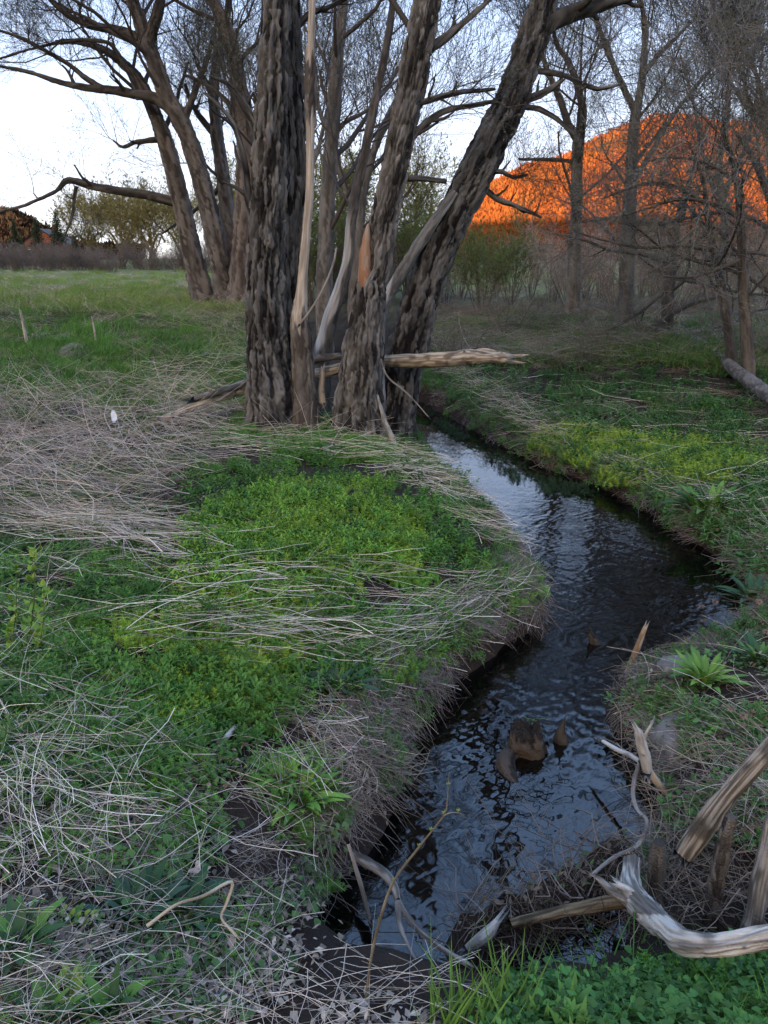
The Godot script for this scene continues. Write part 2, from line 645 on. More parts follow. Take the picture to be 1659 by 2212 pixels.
# A tree read off the photograph: stems and limbs as pixel polylines at one distance, procedural side branches
# spec: stems [[polyline, auto limbs, limb length]], limbs [[polyline, kids level]], style, opt
func tree(called: String, label: String, d: float, spec: Dictionary, group := "") -> Node3D:
	rng.seed = (label + str(d)).hash()
	var base: Vector3 = foot(stem_px(spec.stems[0][0], d))[0][0]
	var root := thing(called, label, "tree", base, group)
	var opt: Dictionary = spec.opt
	var sprays := []
	var mb := MB.new()
	for s in spec.stems:
		var sp := stem_px(s[0], d)
		if s.size() <= 4: sp = foot(sp)
		var ring: int = spec.get("ring", 18)
		part(root, "trunk", bark_mesh(sp[0], sp[1], ring, spec.get("step", 0.12), spec.style, rng.randi() % 1000, base), mats[spec.get("material", "bark")])
		var pts := PackedVector3Array(sp[0])
		var m := pts.size() - 1
		for c in int(s[1]):
			var f := lerpf(s[3] if s.size() > 3 else 0.35, 1.0, (c + rng.randf()) / s[1]) * m
			var i := mini(int(f), m - 1)
			var p := pts[i].lerp(pts[i + 1], f - i)
			var ax := (pts[i + 1] - pts[i]).normalized()
			var out := ax.cross(Vector3(rng.randf_range(-1, 1), rng.randf_range(-1, 1), rng.randf_range(-1, 1))).normalized()
			grow(mb, p, ax * 0.6 + out + Vector3.UP * 0.25, float(s[2]) * rng.randf_range(0.7, 1.25), lerpf(sp[1][i], sp[1][i + 1], f - i) * rng.randf_range(0.22, 0.42), opt.get("level", 2), sprays, opt)
	for l in spec.get("limbs", []):
		var lp := stem_px(l[0], d)
		var rs := resample(lp[0], lp[1], 0.25)
		part(root, "limb", bark_mesh(lp[0], lp[1], 10, 0.12, spec.limb_style if spec.has("limb_style") else spec.style, rng.randi() % 1000, base), mats[spec.get("material", "bark")])
		var total := 0.0
		for i in lp[0].size() - 1: total += lp[0][i].distance_to(lp[0][i + 1])
		branch_off(mb, rs[0], rs[1], total * (l[2] if l.size() > 2 else 0.45), l[1], sprays, opt, 0.2)
	if mb.v.size():
		part(root, "branches", mb.mesh(base), mats["twig"], "stuff")
	if sprays.size():
		crown(root, sprays, spec.shapes, spec.tint, mats["twig"])
	return root


# ---------------------------------------------------------------- small plants
func bedstraw_patch(seed_: int) -> ArrayMesh:
	rng.seed = seed_
	var mb := MB.new()
	for s in 44:
		var an0 := rng.randf() * TAU
		var b := Vector3(cos(an0), 0, sin(an0)) * sqrt(rng.randf()) * 0.17
		var d := Vector3(rng.randf_range(-0.6, 0.6), 1, rng.randf_range(-0.6, 0.6)).normalized()
		var h := rng.randf_range(0.025, 0.085) * (0.6 + 0.6 * rng.randf())
		var e := b + d * h
		var warm := rng.randf()
		mb.tri(b - Vector3(0.0015, 0, 0), e, b + Vector3(0.0015, 0, 0), col(0.9, 0.95, 0.8))
		for w in 4:
			var p := b.lerp(e, 0.25 + 0.75 * w / 3.0)
			var ln := 0.021 * (1.0 - 0.08 * w) * rng.randf_range(0.75, 1.25)
			var shade := tone(col(0.95, 1.0, 0.9).lerp(col(1.35, 1.15, 0.9), warm), 0.2)
			for l in 6:
				var an := TAU * l / 6.0 + w + rng.randf() * 0.4
				var o := Vector3(cos(an), rng.randf_range(0.0, 0.5 + 0.2 * w), sin(an)).normalized() * ln
				var sd := Vector3(-o.z, 0, o.x).normalized() * 0.0034
				mb.tri(p - sd * 0.4, p + o, p + o * 0.4 + sd, shade)
	return mb.mesh()

func shoot_patch(seed_: int, shoots: int, leaves: int, ln: float, wd: float, tall: float, spread: float) -> ArrayMesh:
	rng.seed = seed_
	var mb := MB.new()
	for s in shoots:
		var b := Vector3(rng.randf_range(-spread, spread), 0, rng.randf_range(-spread, spread))
		var d := Vector3(rng.randf_range(-0.35, 0.35), 1, rng.randf_range(-0.35, 0.35)).normalized()
		var h := tall * rng.randf_range(0.5, 1.1)
		for l in leaves:
			var f := (l + 0.5) / leaves
			var an := l * 2.4 + rng.randf()
			var o := Vector3(cos(an), lerpf(0.1, 1.6, f * f), sin(an)).normalized()
			var sd := o.cross(Vector3.UP).normalized()
			var q := ln * lerpf(1.1, 0.6, f) * rng.randf_range(0.75, 1.2)
			var cc := tone(col(1, 1, 0.9), 0.28)
			mb.leaf(b + d * h * f, o * q, sd, wd * rng.randf_range(0.8, 1.2), Vector3(0, -q * rng.randf_range(0.05, 0.35), 0), cc, cc)
	return mb.mesh()

func round_patch(seed_: int, leaves: int, r: float, tall: float, spread: float) -> ArrayMesh:
	rng.seed = seed_
	var mb := MB.new()
	for l in leaves:
		var b := Vector3(rng.randf_range(-spread, spread), tall * rng.randf_range(0.2, 1.0), rng.randf_range(-spread, spread))
		var up := Vector3(rng.randf_range(-0.7, 0.7), 1, rng.randf_range(-0.7, 0.7)).normalized()
		var x := up.cross(Vector3(rng.randf_range(-1, 1), 0.1, rng.randf_range(-1, 1))).normalized()
		var z := up.cross(x)
		var q := r * rng.randf_range(0.6, 1.25)
		var cc := tone(col(1, 1, 1), 0.25)
		var prev := b + x * q * 0.35
		for k in 7:
			var an := TAU * (k + 1) / 7.0
			var rr := q * (1.0 if k < 6 else 0.35) * (0.9 + 0.2 * (k % 2))
			var p := b + (x * cos(an) + z * sin(an)) * rr + up * q * 0.15
			mb.tri(b, prev, p, cc)
			prev = p
		mb.tri(Vector3(b.x * 0.8, 0, b.z * 0.8), b, Vector3(b.x * 0.8 + 0.0025, 0, b.z * 0.8), cc)
	return mb.mesh()

func grass_patch(seed_: int, blades: int, ln: float, wd: float, spread: float, lean: float) -> ArrayMesh:
	rng.seed = seed_
	var mb := MB.new()
	for s in blades:
		var b := Vector3(rng.randf_range(-spread, spread), -0.01, rng.randf_range(-spread, spread))
		var an := rng.randf() * TAU
		var d := Vector3(cos(an) * lean, 1, sin(an) * lean).normalized()
		var sd := Vector3(rng.randf_range(-1, 1), 0, rng.randf_range(-1, 1)).normalized()
		var cc := tone(col(0.8, 0.85, 0.8), 0.2)
		mb.blade(b, d, sd, ln * rng.randf_range(0.4, 1.15), wd, rng.randf_range(0.1, 1.1), 3, cc, cc)
	return mb.mesh()

# one dry stem lying along +x, a metre long
func dry_stem_shape(seed_: int, thick: float, bow: float, kinks: int, forks: int) -> MB:
	rng.seed = seed_
	var mb := MB.new()
	var p := Vector3(-0.5, 0, 0)
	var g := Vector3(1, rng.randf_range(-0.05, 0.15), rng.randf_range(-bow, bow) * 0.4 - 0.0)
	var turn := rng.randf_range(0.5, 1.6) * bow * (1.0 if rng.randf() < 0.5 else -1.0)
	var pts := PackedVector3Array([p])
	var rad := PackedFloat32Array([thick])
	var n := 5
	g.z -= turn * 0.5
	for i in n:
		g.z += turn / n
		g.y += rng.randf_range(-0.05, 0.045)
		if i in [1, 3] and kinks > 0:
			g.z += rng.randf_range(-0.45, 0.45)
			g.y += rng.randf_range(-0.2, 0.2)
		p += g.normalized() / n
		pts.append(p)
		rad.append(thick * (1.0 - 0.6 * (i + 1) / n))
	var a := tone(col(1, 1, 1), 0.15)
	mb.tube(pts, rad, 3, a, tone(col(1, 1, 1), 0.25))
	for f in forks:
		var i := rng.randi_range(2, 4)
		var d := (pts[i] - pts[i - 1]).normalized() + Vector3(rng.randf_range(-0.3, 0.3), rng.randf_range(-0.2, 0.5), rng.randf_range(-0.9, 0.9))
		var e := pts[i] + d.normalized() * rng.randf_range(0.08, 0.25)
		mb.tube(PackedVector3Array([pts[i], pts[i].lerp(e, 0.5) + Vector3(0, 0.01, 0), e]), PackedFloat32Array([thick * 0.5, thick * 0.4, thick * 0.25]), 3, a, a)
	return mb

func straw_mat(seed_: int, n: int, ln: float, thick: float, spread: float, steep: float) -> ArrayMesh:
	rng.seed = seed_
	var mb := MB.new()
	for k in n:
		var an := rng.randf() * TAU if k % 3 == 0 else rng.randf_range(-0.6, 0.6)
		var p := Vector3(rng.randf_range(-spread, spread), rng.randf_range(0.0, 0.03), rng.randf_range(-spread, spread))
		var d := Vector3(cos(an), rng.randf_range(-0.05, steep), sin(an)).normalized() * ln * rng.randf_range(0.3, 1.0)
		var bowv := Vector3(-d.z, absf(d.x) * 0.3, d.x) * rng.randf_range(-0.2, 0.2)
		var cc := tone(col(1, 0.98, 0.95), 0.35)
		var w := thick * rng.randf_range(0.6, 1.3)
		mb.tube(PackedVector3Array([p, p + d * 0.5 + bowv, p + d]), PackedFloat32Array([w, w * 0.9, w * 0.5]), 3, cc, cc)
	return mb.mesh()

func litter_patch(seed_: int, n: int) -> ArrayMesh:
	rng.seed = seed_
	var mb := MB.new()
	for k in n:
		var p := Vector3(rng.randf_range(-0.1, 0.1), rng.randf_range(0.004, 0.025), rng.randf_range(-0.1, 0.1))
		var an := rng.randf() * TAU
		var o := Vector3(cos(an), rng.randf_range(-0.25, 0.25), sin(an)) * rng.randf_range(0.012, 0.034)
		var sd := Vector3(-sin(an), rng.randf_range(-0.4, 0.4), cos(an))
		var cc := tone(col(1, 0.97, 0.93), 0.4)
		mb.leaf(p, o, sd, o.length() * rng.randf_range(0.35, 0.7), Vector3(0, rng.randf_range(-0.012, 0.02), 0), cc, cc * 0.8)
	return mb.mesh()


# ---------------------------------------------------------------- scattering over the ground
func places(poly: Array, count: int, min_shore := 0.06) -> PackedVector3Array:
	var pg := PackedVector2Array()
	var lo := Vector2(1e9, 1e9)
	var hi := -lo
	for e in poly:
		var q := Vector2(e[0], e[1])
		pg.append(q)
		lo = lo.min(q)
		hi = hi.max(q)
	var out := PackedVector3Array()
	var tries := 0
	while out.size() < count and tries < count * 6:
		tries += 1
		var q := Vector2(rng.randf_range(lo.x, hi.x), rng.randf_range(lo.y, hi.y))
		if not Geometry2D.is_point_in_polygon(q, pg):
			continue
		var p := on_ground(q.x, q.y)
		if shore(p.x, p.z) < min_shore:
			continue
		out.append(p)
	return out

# points on the bank faces: along edges i0 to i1 of the stream's outline, lo to hi metres out from the water
func bank_places(i0: int, i1: int, count: int, lo: float, hi: float) -> PackedVector3Array:
	var lens := [0.0]
	for i in range(i0, i1): lens.append(lens[-1] + bank[i].distance_to(bank[i + 1]))
	var out := PackedVector3Array()
	for k in count:
		var s: float = rng.randf() * lens[-1]
		var i := 0
		while lens[i + 1] < s: i += 1
		var a := bank[i0 + i]
		var e := (bank[i0 + i + 1] - a).normalized()
		var n := Vector2(-e.y, e.x)
		var c: Vector2 = a + e * (s - lens[i])
		if shore(c.x + n.x * 0.3, c.y + n.y * 0.3) < 0.0: n = -n
		c += n * rng.randf_range(lo, hi)
		out.append(Vector3(c.x, height(c.x, c.y), c.y))
	return out

func slope_up(p: Vector3) -> Vector3:
	var e := 0.08
	return Vector3(height(p.x - e, p.z) - height(p.x + e, p.z), 2 * e, height(p.x, p.z - e) - height(p.x, p.z + e)).normalized()

func plant_at(p: Vector3, size: float, follow := 0.6, squash := 1.0) -> Transform3D:
	var up := Vector3.UP.lerp(slope_up(p), follow).normalized()
	var x := up.cross(Vector3(0, 0.1, 1)).normalized()
	var b := Basis(x, up, x.cross(up)) * Basis(Vector3.UP, rng.randf() * TAU)
	return Transform3D(b.scaled_local(Vector3(size, size * squash, size)), p)

# gaps: noise value under which nothing grows
func cover(root: Node3D, called: String, shapes: Array, material: Material, zones: Array) -> void:
	var fields := []
	for s in shapes: fields.append(Field.new())
	var k := 0
	for z in zones:
		# zone: poly, count, size min, size max, colour, spread, gap, minimum shore distance
		for p in (places(z[0], int(z[1] * 0.62), z[7] if z.size() > 7 else 0.06) if z[0] is Array else z[0]):
			if n_mid.get_noise_2d(p.x * 1.7 + 9.0, p.z * 1.7) < z[6]:
				continue
			k += 1
			fields[k % shapes.size()].add(plant_at(p, rng.randf_range(z[2], z[3]) * 1.1), tone(Color(z[4].r * 1.42, z[4].g * 1.5, z[4].b * 1.3) if z[4].g > z[4].r else z[4] * 1.25, z[5]))
	for i in shapes.size():
		swarm(root, called, shapes[i], material, fields[i])


# ---------------------------------------------------------------- the scene
func _ready() -> void:
	set_camera_and_light()
	n_low.seed = 3; n_low.frequency = 0.18; n_low.fractal_octaves = 2
	n_mid.seed = 5; n_mid.frequency = 0.9; n_mid.fractal_octaves = 2
	n_fine.seed = 8; n_fine.frequency = 4.0; n_fine.fractal_octaves = 3
	prepare_stream()
	make_materials()
	make_ground()
	make_water()
	make_hills()
	make_willow_clump()
	make_left_willows()
	make_middle_trees()
	make_thicket()
	make_treeline()
	make_logs()
	make_near_wood()
	make_water_wood()
	make_clumps()
	make_cover()
	make_stems()
	make_small()

func set_camera_and_light() -> void:
	var c := Camera3D.new()
	c.name = "camera"
	add_child(c)
	c.transform = Transform3D(view, EYE)
	c.fov = rad_to_deg(2.0 * atan(CY / F))
	c.near = 0.05
	c.far = 6000.0
	var sky := ProceduralSkyMaterial.new()
	sky.sky_top_color = Color(0.42, 0.53, 0.69)
	sky.sky_horizon_color = Color(0.655, 0.655, 0.65)
	sky.sky_curve = 0.16
	sky.ground_bottom_color = Color(0.16, 0.15, 0.12)
	sky.ground_horizon_color = Color(0.5, 0.5, 0.48)
	sky.sky_energy_multiplier = 1.0
	# the afterglow round the low sun, behind the camera
	sky.sun_angle_max = 78.0
	sky.sun_curve = 0.58
	var e := Environment.new()
	e.background_mode = Environment.BG_SKY
	e.sky = Sky.new()
	e.sky.sky_material = sky
	e.tonemap_mode = Environment.TONE_MAPPER_LINEAR
	e.tonemap_exposure = 4.0
	e.sdfgi_enabled = true
	e.ssao_enabled = true
	e.ssil_enabled = true
	var w := WorldEnvironment.new()
	w.name = "world"
	w.environment = e
	add_child(w)
	# the low sun behind the camera: the ridge there keeps the valley floor in shade and only the far hill is lit
	var sun := DirectionalLight3D.new()
	sun.name = "sun"
	sun.light_color = Color(1.0, 0.87, 0.70)
	sun.light_energy = 1.6
	sun.light_angular_distance = 0.5
	sun.shadow_enabled = true
	add_child(sun)
	sun.look_at_from_position(Vector3(-0.35, tan(deg_to_rad(5.0)), 1.0), Vector3.ZERO)

func make_materials() -> void:
	surface("bark", 0.9, 1.2, 6.0, Color.BLACK, 0.25, 0.03)
	surface("bare_wood", 0.75, 0.35, 9.0, Color.BLACK, 0.3, 0.03)
	surface("twig", 0.8, 0.0, 1.0, Color.BLACK, 0.2)
	surface("leaf", 0.55, 0.0, 1.0, Color(0.5, 0.55, 0.3), 0.3)
	surface("straw", 0.7, 0.0, 1.0, Color.BLACK, 0.3)
	surface("soil", 0.95, 2.0, 2.5, Color.BLACK, 0.25, 0.04)
	surface("stone", 0.8, 0.5, 8.0, Color.BLACK, 0.3)
	var glass := StandardMaterial3D.new()
	glass.resource_name = "window_pane"
	glass.albedo_color = Color(0.2, 0.22, 0.25)
	glass.roughness = 0.1
	mats["water_glass"] = glass
	var tb := col(0.07, 0.064, 0.058)
	var bud := col(0.12, 0.125, 0.085)
	var kinds := {"sprays": [11, 8, 4, 0.2, 0.005, tb, bud, 0.04, 0.35], "thorns": [21, 9, 4, 0.5, 0.0065, col(0.19, 0.175, 0.155), col(0.14, 0.17, 0.07), 0.04, 0.25], "simple_sprays": [31, 8, 4, 0.25, 0.012, col(0.14, 0.12, 0.108), col(0.15, 0.115, 0.085), 0.05, 0.2], "green_sprays": [36, 8, 4, 0.22, 0.008, col(0.11, 0.095, 0.08), col(0.075, 0.115, 0.042), 0.08, 0.6], "yellow_sprays": [41, 7, 3, 0.18, 0.005, col(0.17, 0.135, 0.06), col(0.2, 0.175, 0.065), 0.11, 0.95]}
	for k in kinds:
		var e: Array = kinds[k]
		mats[k] = []
		for q in 4: mats[k].append(twig_spray(e[0] + q, e[1], e[2], e[3], e[4], e[5], e[6], e[7], e[8]))
	surface("far", 1.0, 0.0, 1.0, Color.BLACK, 0.1)

func axis(lo: float, a: float, b: float, hi: float, step: float, growth: float) -> PackedFloat32Array:
	var out := []
	var x := a
	while x < b:
		out.append(x)
		x += step
	out.append(b)
	var s := step
	x = b
	while x < hi:
		s *= growth
		x += s
		out.append(minf(x, hi))
	s = step
	x = a
	while x > lo:
		s *= growth
		x -= s
		out.push_front(maxf(x, lo))
	return PackedFloat32Array(out)

func grid_mesh(xs: PackedFloat32Array, zs: PackedFloat32Array, ys: PackedFloat32Array, cs: PackedColorArray, keep = null) -> ArrayMesh:
	var nx := xs.size()
	var nz := zs.size()
	var vv := PackedVector3Array()
	var nn := PackedVector3Array()
	var tt := PackedInt32Array()
	for j in nz:
		for i in nx:
			vv.append(Vector3(xs[i], ys[j * nx + i], zs[j]))
			var i0 := maxi(i - 1, 0)
			var i1 := mini(i + 1, nx - 1)
			var j0 := maxi(j - 1, 0)
			var j1 := mini(j + 1, nz - 1)
			nn.append(Vector3(-(ys[j * nx + i1] - ys[j * nx + i0]) / (xs[i1] - xs[i0]), 1.0, -(ys[j1 * nx + i] - ys[j0 * nx + i]) / (zs[j1] - zs[j0])).normalized())
	for j in nz - 1:
		for i in nx - 1:
			if keep != null and not keep.call(xs[i], zs[j]):
				continue
			var a := j * nx + i
			tt.append_array(PackedInt32Array([a, a + 1, a + nx, a + 1, a + nx + 1, a + nx]))
	var arr := []
	arr.resize(Mesh.ARRAY_MAX)
	arr[Mesh.ARRAY_VERTEX] = vv
	arr[Mesh.ARRAY_NORMAL] = nn
	if cs.size(): arr[Mesh.ARRAY_COLOR] = cs
	arr[Mesh.ARRAY_INDEX] = tt
	var m := ArrayMesh.new()
	m.add_surface_from_arrays(Mesh.PRIMITIVE_TRIANGLES, arr)
	return m

func make_ground() -> void:
	var xs := axis(-2600.0, -6.0, 7.0, 2600.0, 0.09, 1.12)
	var zs := axis(-2600.0, -15.0, 0.0, 900.0, 0.09, 1.12)
	var ys := PackedFloat32Array()
	var cs := PackedColorArray()
	for z in zs:
		for x in xs:
			var h := height(x, z)
			ys.append(h)
			var f := n_mid.get_noise_2d(x * 3.0 + 70.0, z * 3.0) * 0.5 + n_fine.get_noise_2d(x * 2.0, z * 2.0) * 0.5
			var s := shore(x, z)
			var c := col(0.022, 0.018, 0.013).lerp(col(0.055, 0.043, 0.031), clampf(0.5 + f, 0, 1))
			if s < 0.7:
				c = c.lerp(col(0.038, 0.027, 0.022) * (1.0 + f * 0.5), 1.0 - smooth(0.2, 0.7, s + f * 0.15))
			var d := -z
			if d > 18.0:
				var g := col(0.12, 0.15, 0.045).lerp(col(0.21, 0.19, 0.1), clampf(0.45 + 0.9 * n_low.get_noise_2d(x * 0.3, z * 0.15 + 50.0) + f * 0.3, 0, 1))
				c = c.lerp(g, smooth(18.0, 34.0, d + f * 6.0))
			cs.append(c)
	solo("ground", "", "", grid_mesh(xs, zs, ys, cs), mats["soil"], Vector3.ZERO, "", "structure")

func make_water() -> void:
	var xs := axis(-4.0, -4.0, 5.2, 5.2, 0.022, 1.0)
	var zs := axis(-19.5, -8.0, -1.6, -1.6, 0.022, 1.02)
	var w1 := FastNoiseLite.new()
	w1.seed = 21; w1.frequency = 2.2; w1.fractal_octaves = 2
	var w2 := FastNoiseLite.new()
	w2.seed = 22; w2.frequency = 8.0; w2.fractal_octaves = 2
	var warp := FastNoiseLite.new()
	warp.seed = 23; warp.frequency = 0.8
	var wakes := [[on_y(1278, 1385, WATER), 0.35], [on_y(1430, 1412, WATER), 0.25], [on_y(1150, 1600, WATER), 0.35], [on_y(1210, 1590, WATER), 0.2]]
	var ys := PackedFloat32Array()
	for z in zs:
		for x in xs:
			if shore(x, z) > 0.35:
				ys.append(WATER)
				continue
			var b := warp.get_noise_2d(x, z)
			var calm := smooth(-0.45, 0.35, warp.get_noise_2d(x * 0.9 + 31.0, z * 0.9))
			var a := 0.15 + 0.95 * calm
			var h := w1.get_noise_2d(x * 1.3 + b * 1.2, z * 1.6 + b) * 0.0019
			h += w2.get_noise_2d(x * 0.9 + b * 1.5, z * 1.35 - b) * 0.0021 * a
			h += w2.get_noise_2d(x * 2.3 - b + 17.0, z * 2.9 + b) * 0.0016 * a
			for k in wakes:
				var q: Vector3 = k[0]
				var r := Vector2(x - q.x, z - q.z).length()
				h += sin(r * 75.0) * 0.003 * exp(-r / float(k[1]) * 2.2)
			ys.append(WATER + h)
	var m := StandardMaterial3D.new()
	m.resource_name = "water"
	m.albedo_color = Color(0.02, 0.021, 0.02)
	m.roughness = 0.04
	m.metallic_specular = 0.71
	solo("water", "", "", grid_mesh(xs, zs, ys, PackedColorArray(), func(x, z): return shore(x, z) < 0.3), m, Vector3.ZERO, "", "structure")

func ridge_mesh(line: PackedVector3Array, front: float, back: float, rows: int, lump: float, seed_: int, cl: Color) -> Array:
	var nz := FastNoiseLite.new()
	nz.seed = seed_
	nz.frequency = 0.006
	var mb := MB.new()
	var m := line.size()
	for j in rows:
		var f := float(j) / (rows - 1)
		for i in m:
			var p := line[i]
			var t := f * 1.6
			var hgt := smooth(0.0, 1.0, t) if t < 1.0 else 1.0 - 0.35 * (t - 1.0)
			var z := lerpf(p.z + front, p.z, minf(t, 1.0)) if t < 1.0 else lerpf(p.z, p.z - back, (t - 1.0) / 0.6)
			var y := lerpf(0.0, p.y, hgt)
			var x := p.x * (z / p.z)
			y += nz.get_noise_2d(x, z) * lump * clampf(t * 1.5, 0, 1)
			mb.v.append(Vector3(x, y, z))
			mb.c.append(cl * (1.0 + 0.3 * nz.get_noise_2d(x * 4.0, z * 4.0)))
	for j in rows:
		for i in m:
			var a := mb.v[j * m + mini(i + 1, m - 1)] - mb.v[j * m + maxi(i - 1, 0)]
			var b := mb.v[mini(j + 1, rows - 1) * m + i] - mb.v[maxi(j - 1, 0) * m + i]
			mb.n.append(a.cross(b).normalized() * signf(a.cross(b).y))
	for j in rows - 1:
		for i in m - 1:
			var k := j * m + i
			mb.t.append_array(PackedInt32Array([k, k + m, k + 1, k + 1, k + m, k + m + 1]))
	return [mb.mesh(), mb.v, m]

func tuft(seed_: int, n: int) -> ArrayMesh:
	rng.seed = seed_
	var mb := MB.new()
	for k in n:
		var d := Vector3(rng.randfn(), absf(rng.randfn()) * 0.8 + 0.1, rng.randfn()).normalized()
		var p := d * rng.randf_range(0.35, 1.0) * Vector3(1, 1.2, 1) + Vector3(0, 0.5, 0)
		var s := rng.randf_range(0.25, 0.5)
		var up := (d + Vector3(rng.randf_range(-0.6, 0.6), 0.6, rng.randf_range(-0.6, 0.6))).normalized()
		var sd := up.cross(Vector3(rng.randf_range(-1, 1), 0.2, rng.randf_range(-1, 1))).normalized()
		var cc := tone(col(1, 1, 1), 0.25)
		mb.tri(p - sd * s * 0.5, p + up * s, p + sd * s * 0.5, cc)
		mb.tri(p - up * s * 0.4, p - sd * s * 0.4, p + sd * s * 0.45, cc)
	mb.tube(PackedVector3Array([Vector3(0, -0.6, 0), Vector3(0, 0.6, 0)]), PackedFloat32Array([0.06, 0.04]), 3, col(0.5, 0.5, 0.5), col(0.5, 0.5, 0.5))
	return mb.mesh()

func wood_on(root: Node3D, made: Array, count: int, size: float, tint: Color, tint2: Color, seed_: int, rows_from: float) -> void:
	var shapes := [tuft(seed_, 60), tuft(seed_ + 1, 60), tuft(seed_ + 2, 50)]
	rng.seed = seed_
	var fs := [Field.new(), Field.new(), Field.new()]
	var v: PackedVector3Array = made[1]
	var m: int = made[2]
	var rows := v.size() / m
	var patch := FastNoiseLite.new()
	patch.frequency = 0.012
	for k in count:
		var fi := rng.randf() * (m - 1.001)
		var fj := lerpf(rows_from, 0.72, rng.randf()) * (rows - 1.001)
		var i := int(fi)
		var j := int(fj)
		var a := v[j * m + i].lerp(v[j * m + i + 1], fi - i)
		var b := v[(j + 1) * m + i].lerp(v[(j + 1) * m + i + 1], fi - i)
		var p := a.lerp(b, fj - j)
		var s := size * rng.randf_range(0.6, 1.3)
		var c := tint.lerp(tint2, smooth(-0.1, 0.5, patch.get_noise_2d(p.x, p.z) + rng.randf_range(-0.25, 0.25)))
		fs[k % 3].add(Transform3D(Basis(Vector3.UP, rng.randf() * TAU).scaled(Vector3(s, s * 1.25, s)), p), tone(c, 0.18))
	for k in 3:
		swarm(root, "trees", shapes[k], mats["far"], fs[k])

func make_hills() -> void:
	var line := PackedVector3Array()
	for e in [[820, 540], [940, 515], [1000, 490], [1035, 425], [1065, 392], [1130, 357], [1220, 330], [1275, 300], [1335, 272], [1400, 252], [1450, 244], [1500, 248], [1545, 262], [1600, 262], [1660, 262], [1760, 268], [1900, 300], [2100, 380]]:
		line.append(at_z(e[0], e[1] + 31, 620.0))
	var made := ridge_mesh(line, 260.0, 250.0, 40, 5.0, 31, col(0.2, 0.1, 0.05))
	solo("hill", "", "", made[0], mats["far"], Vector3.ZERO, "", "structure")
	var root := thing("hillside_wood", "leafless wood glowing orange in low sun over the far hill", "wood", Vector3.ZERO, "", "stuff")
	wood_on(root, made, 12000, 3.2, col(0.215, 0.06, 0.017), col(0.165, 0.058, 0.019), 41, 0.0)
	line = PackedVector3Array()
	for e in [[-700, 430], [-300, 446], [-100, 455], [0, 462], [45, 474], [95, 500], [150, 528], [220, 550], [300, 558]]:
		line.append(at_z(e[0], e[1] + 16, 700.0))
	made = ridge_mesh(line, 200.0, 200.0, 24, 4.0, 33, col(0.14, 0.1, 0.07))
	solo("hill", "", "", made[0], mats["far"], Vector3.ZERO, "", "structure")
	root = thing("hillside_wood", "dull rust-brown wood on the low hill behind the conifers", "wood", Vector3.ZERO, "", "stuff")
	wood_on(root, made, 1600, 4.8, col(0.032, 0.02, 0.014), col(0.022, 0.019, 0.014), 45, 0.0)
	# the ridge at the photographer's back that has already taken the sun from the valley
	line = PackedVector3Array()
	for k in 17:
		line.append(Vector3(-1500.0 + k * 190.0, 87.0 + 5.0 * sin(k * 1.3), 320.0))
	made = ridge_mesh(line, -200.0, -260.0, 16, 6.0, 35, col(0.12, 0.1, 0.07))
	solo("hill", "", "", made[0], mats["far"], Vector3.ZERO, "", "structure")


# ---------------------------------------------------------------- trees
func willow_style(depth: float, plate: float, a: Color, b: Color, flare := 0.0) -> Dictionary:
	return {"depth": depth, "plate": plate * 0.8, "stretch": 0.13, "base": a, "alt": b, "flare": flare, "wood": col(0.34, 0.27, 0.19)}

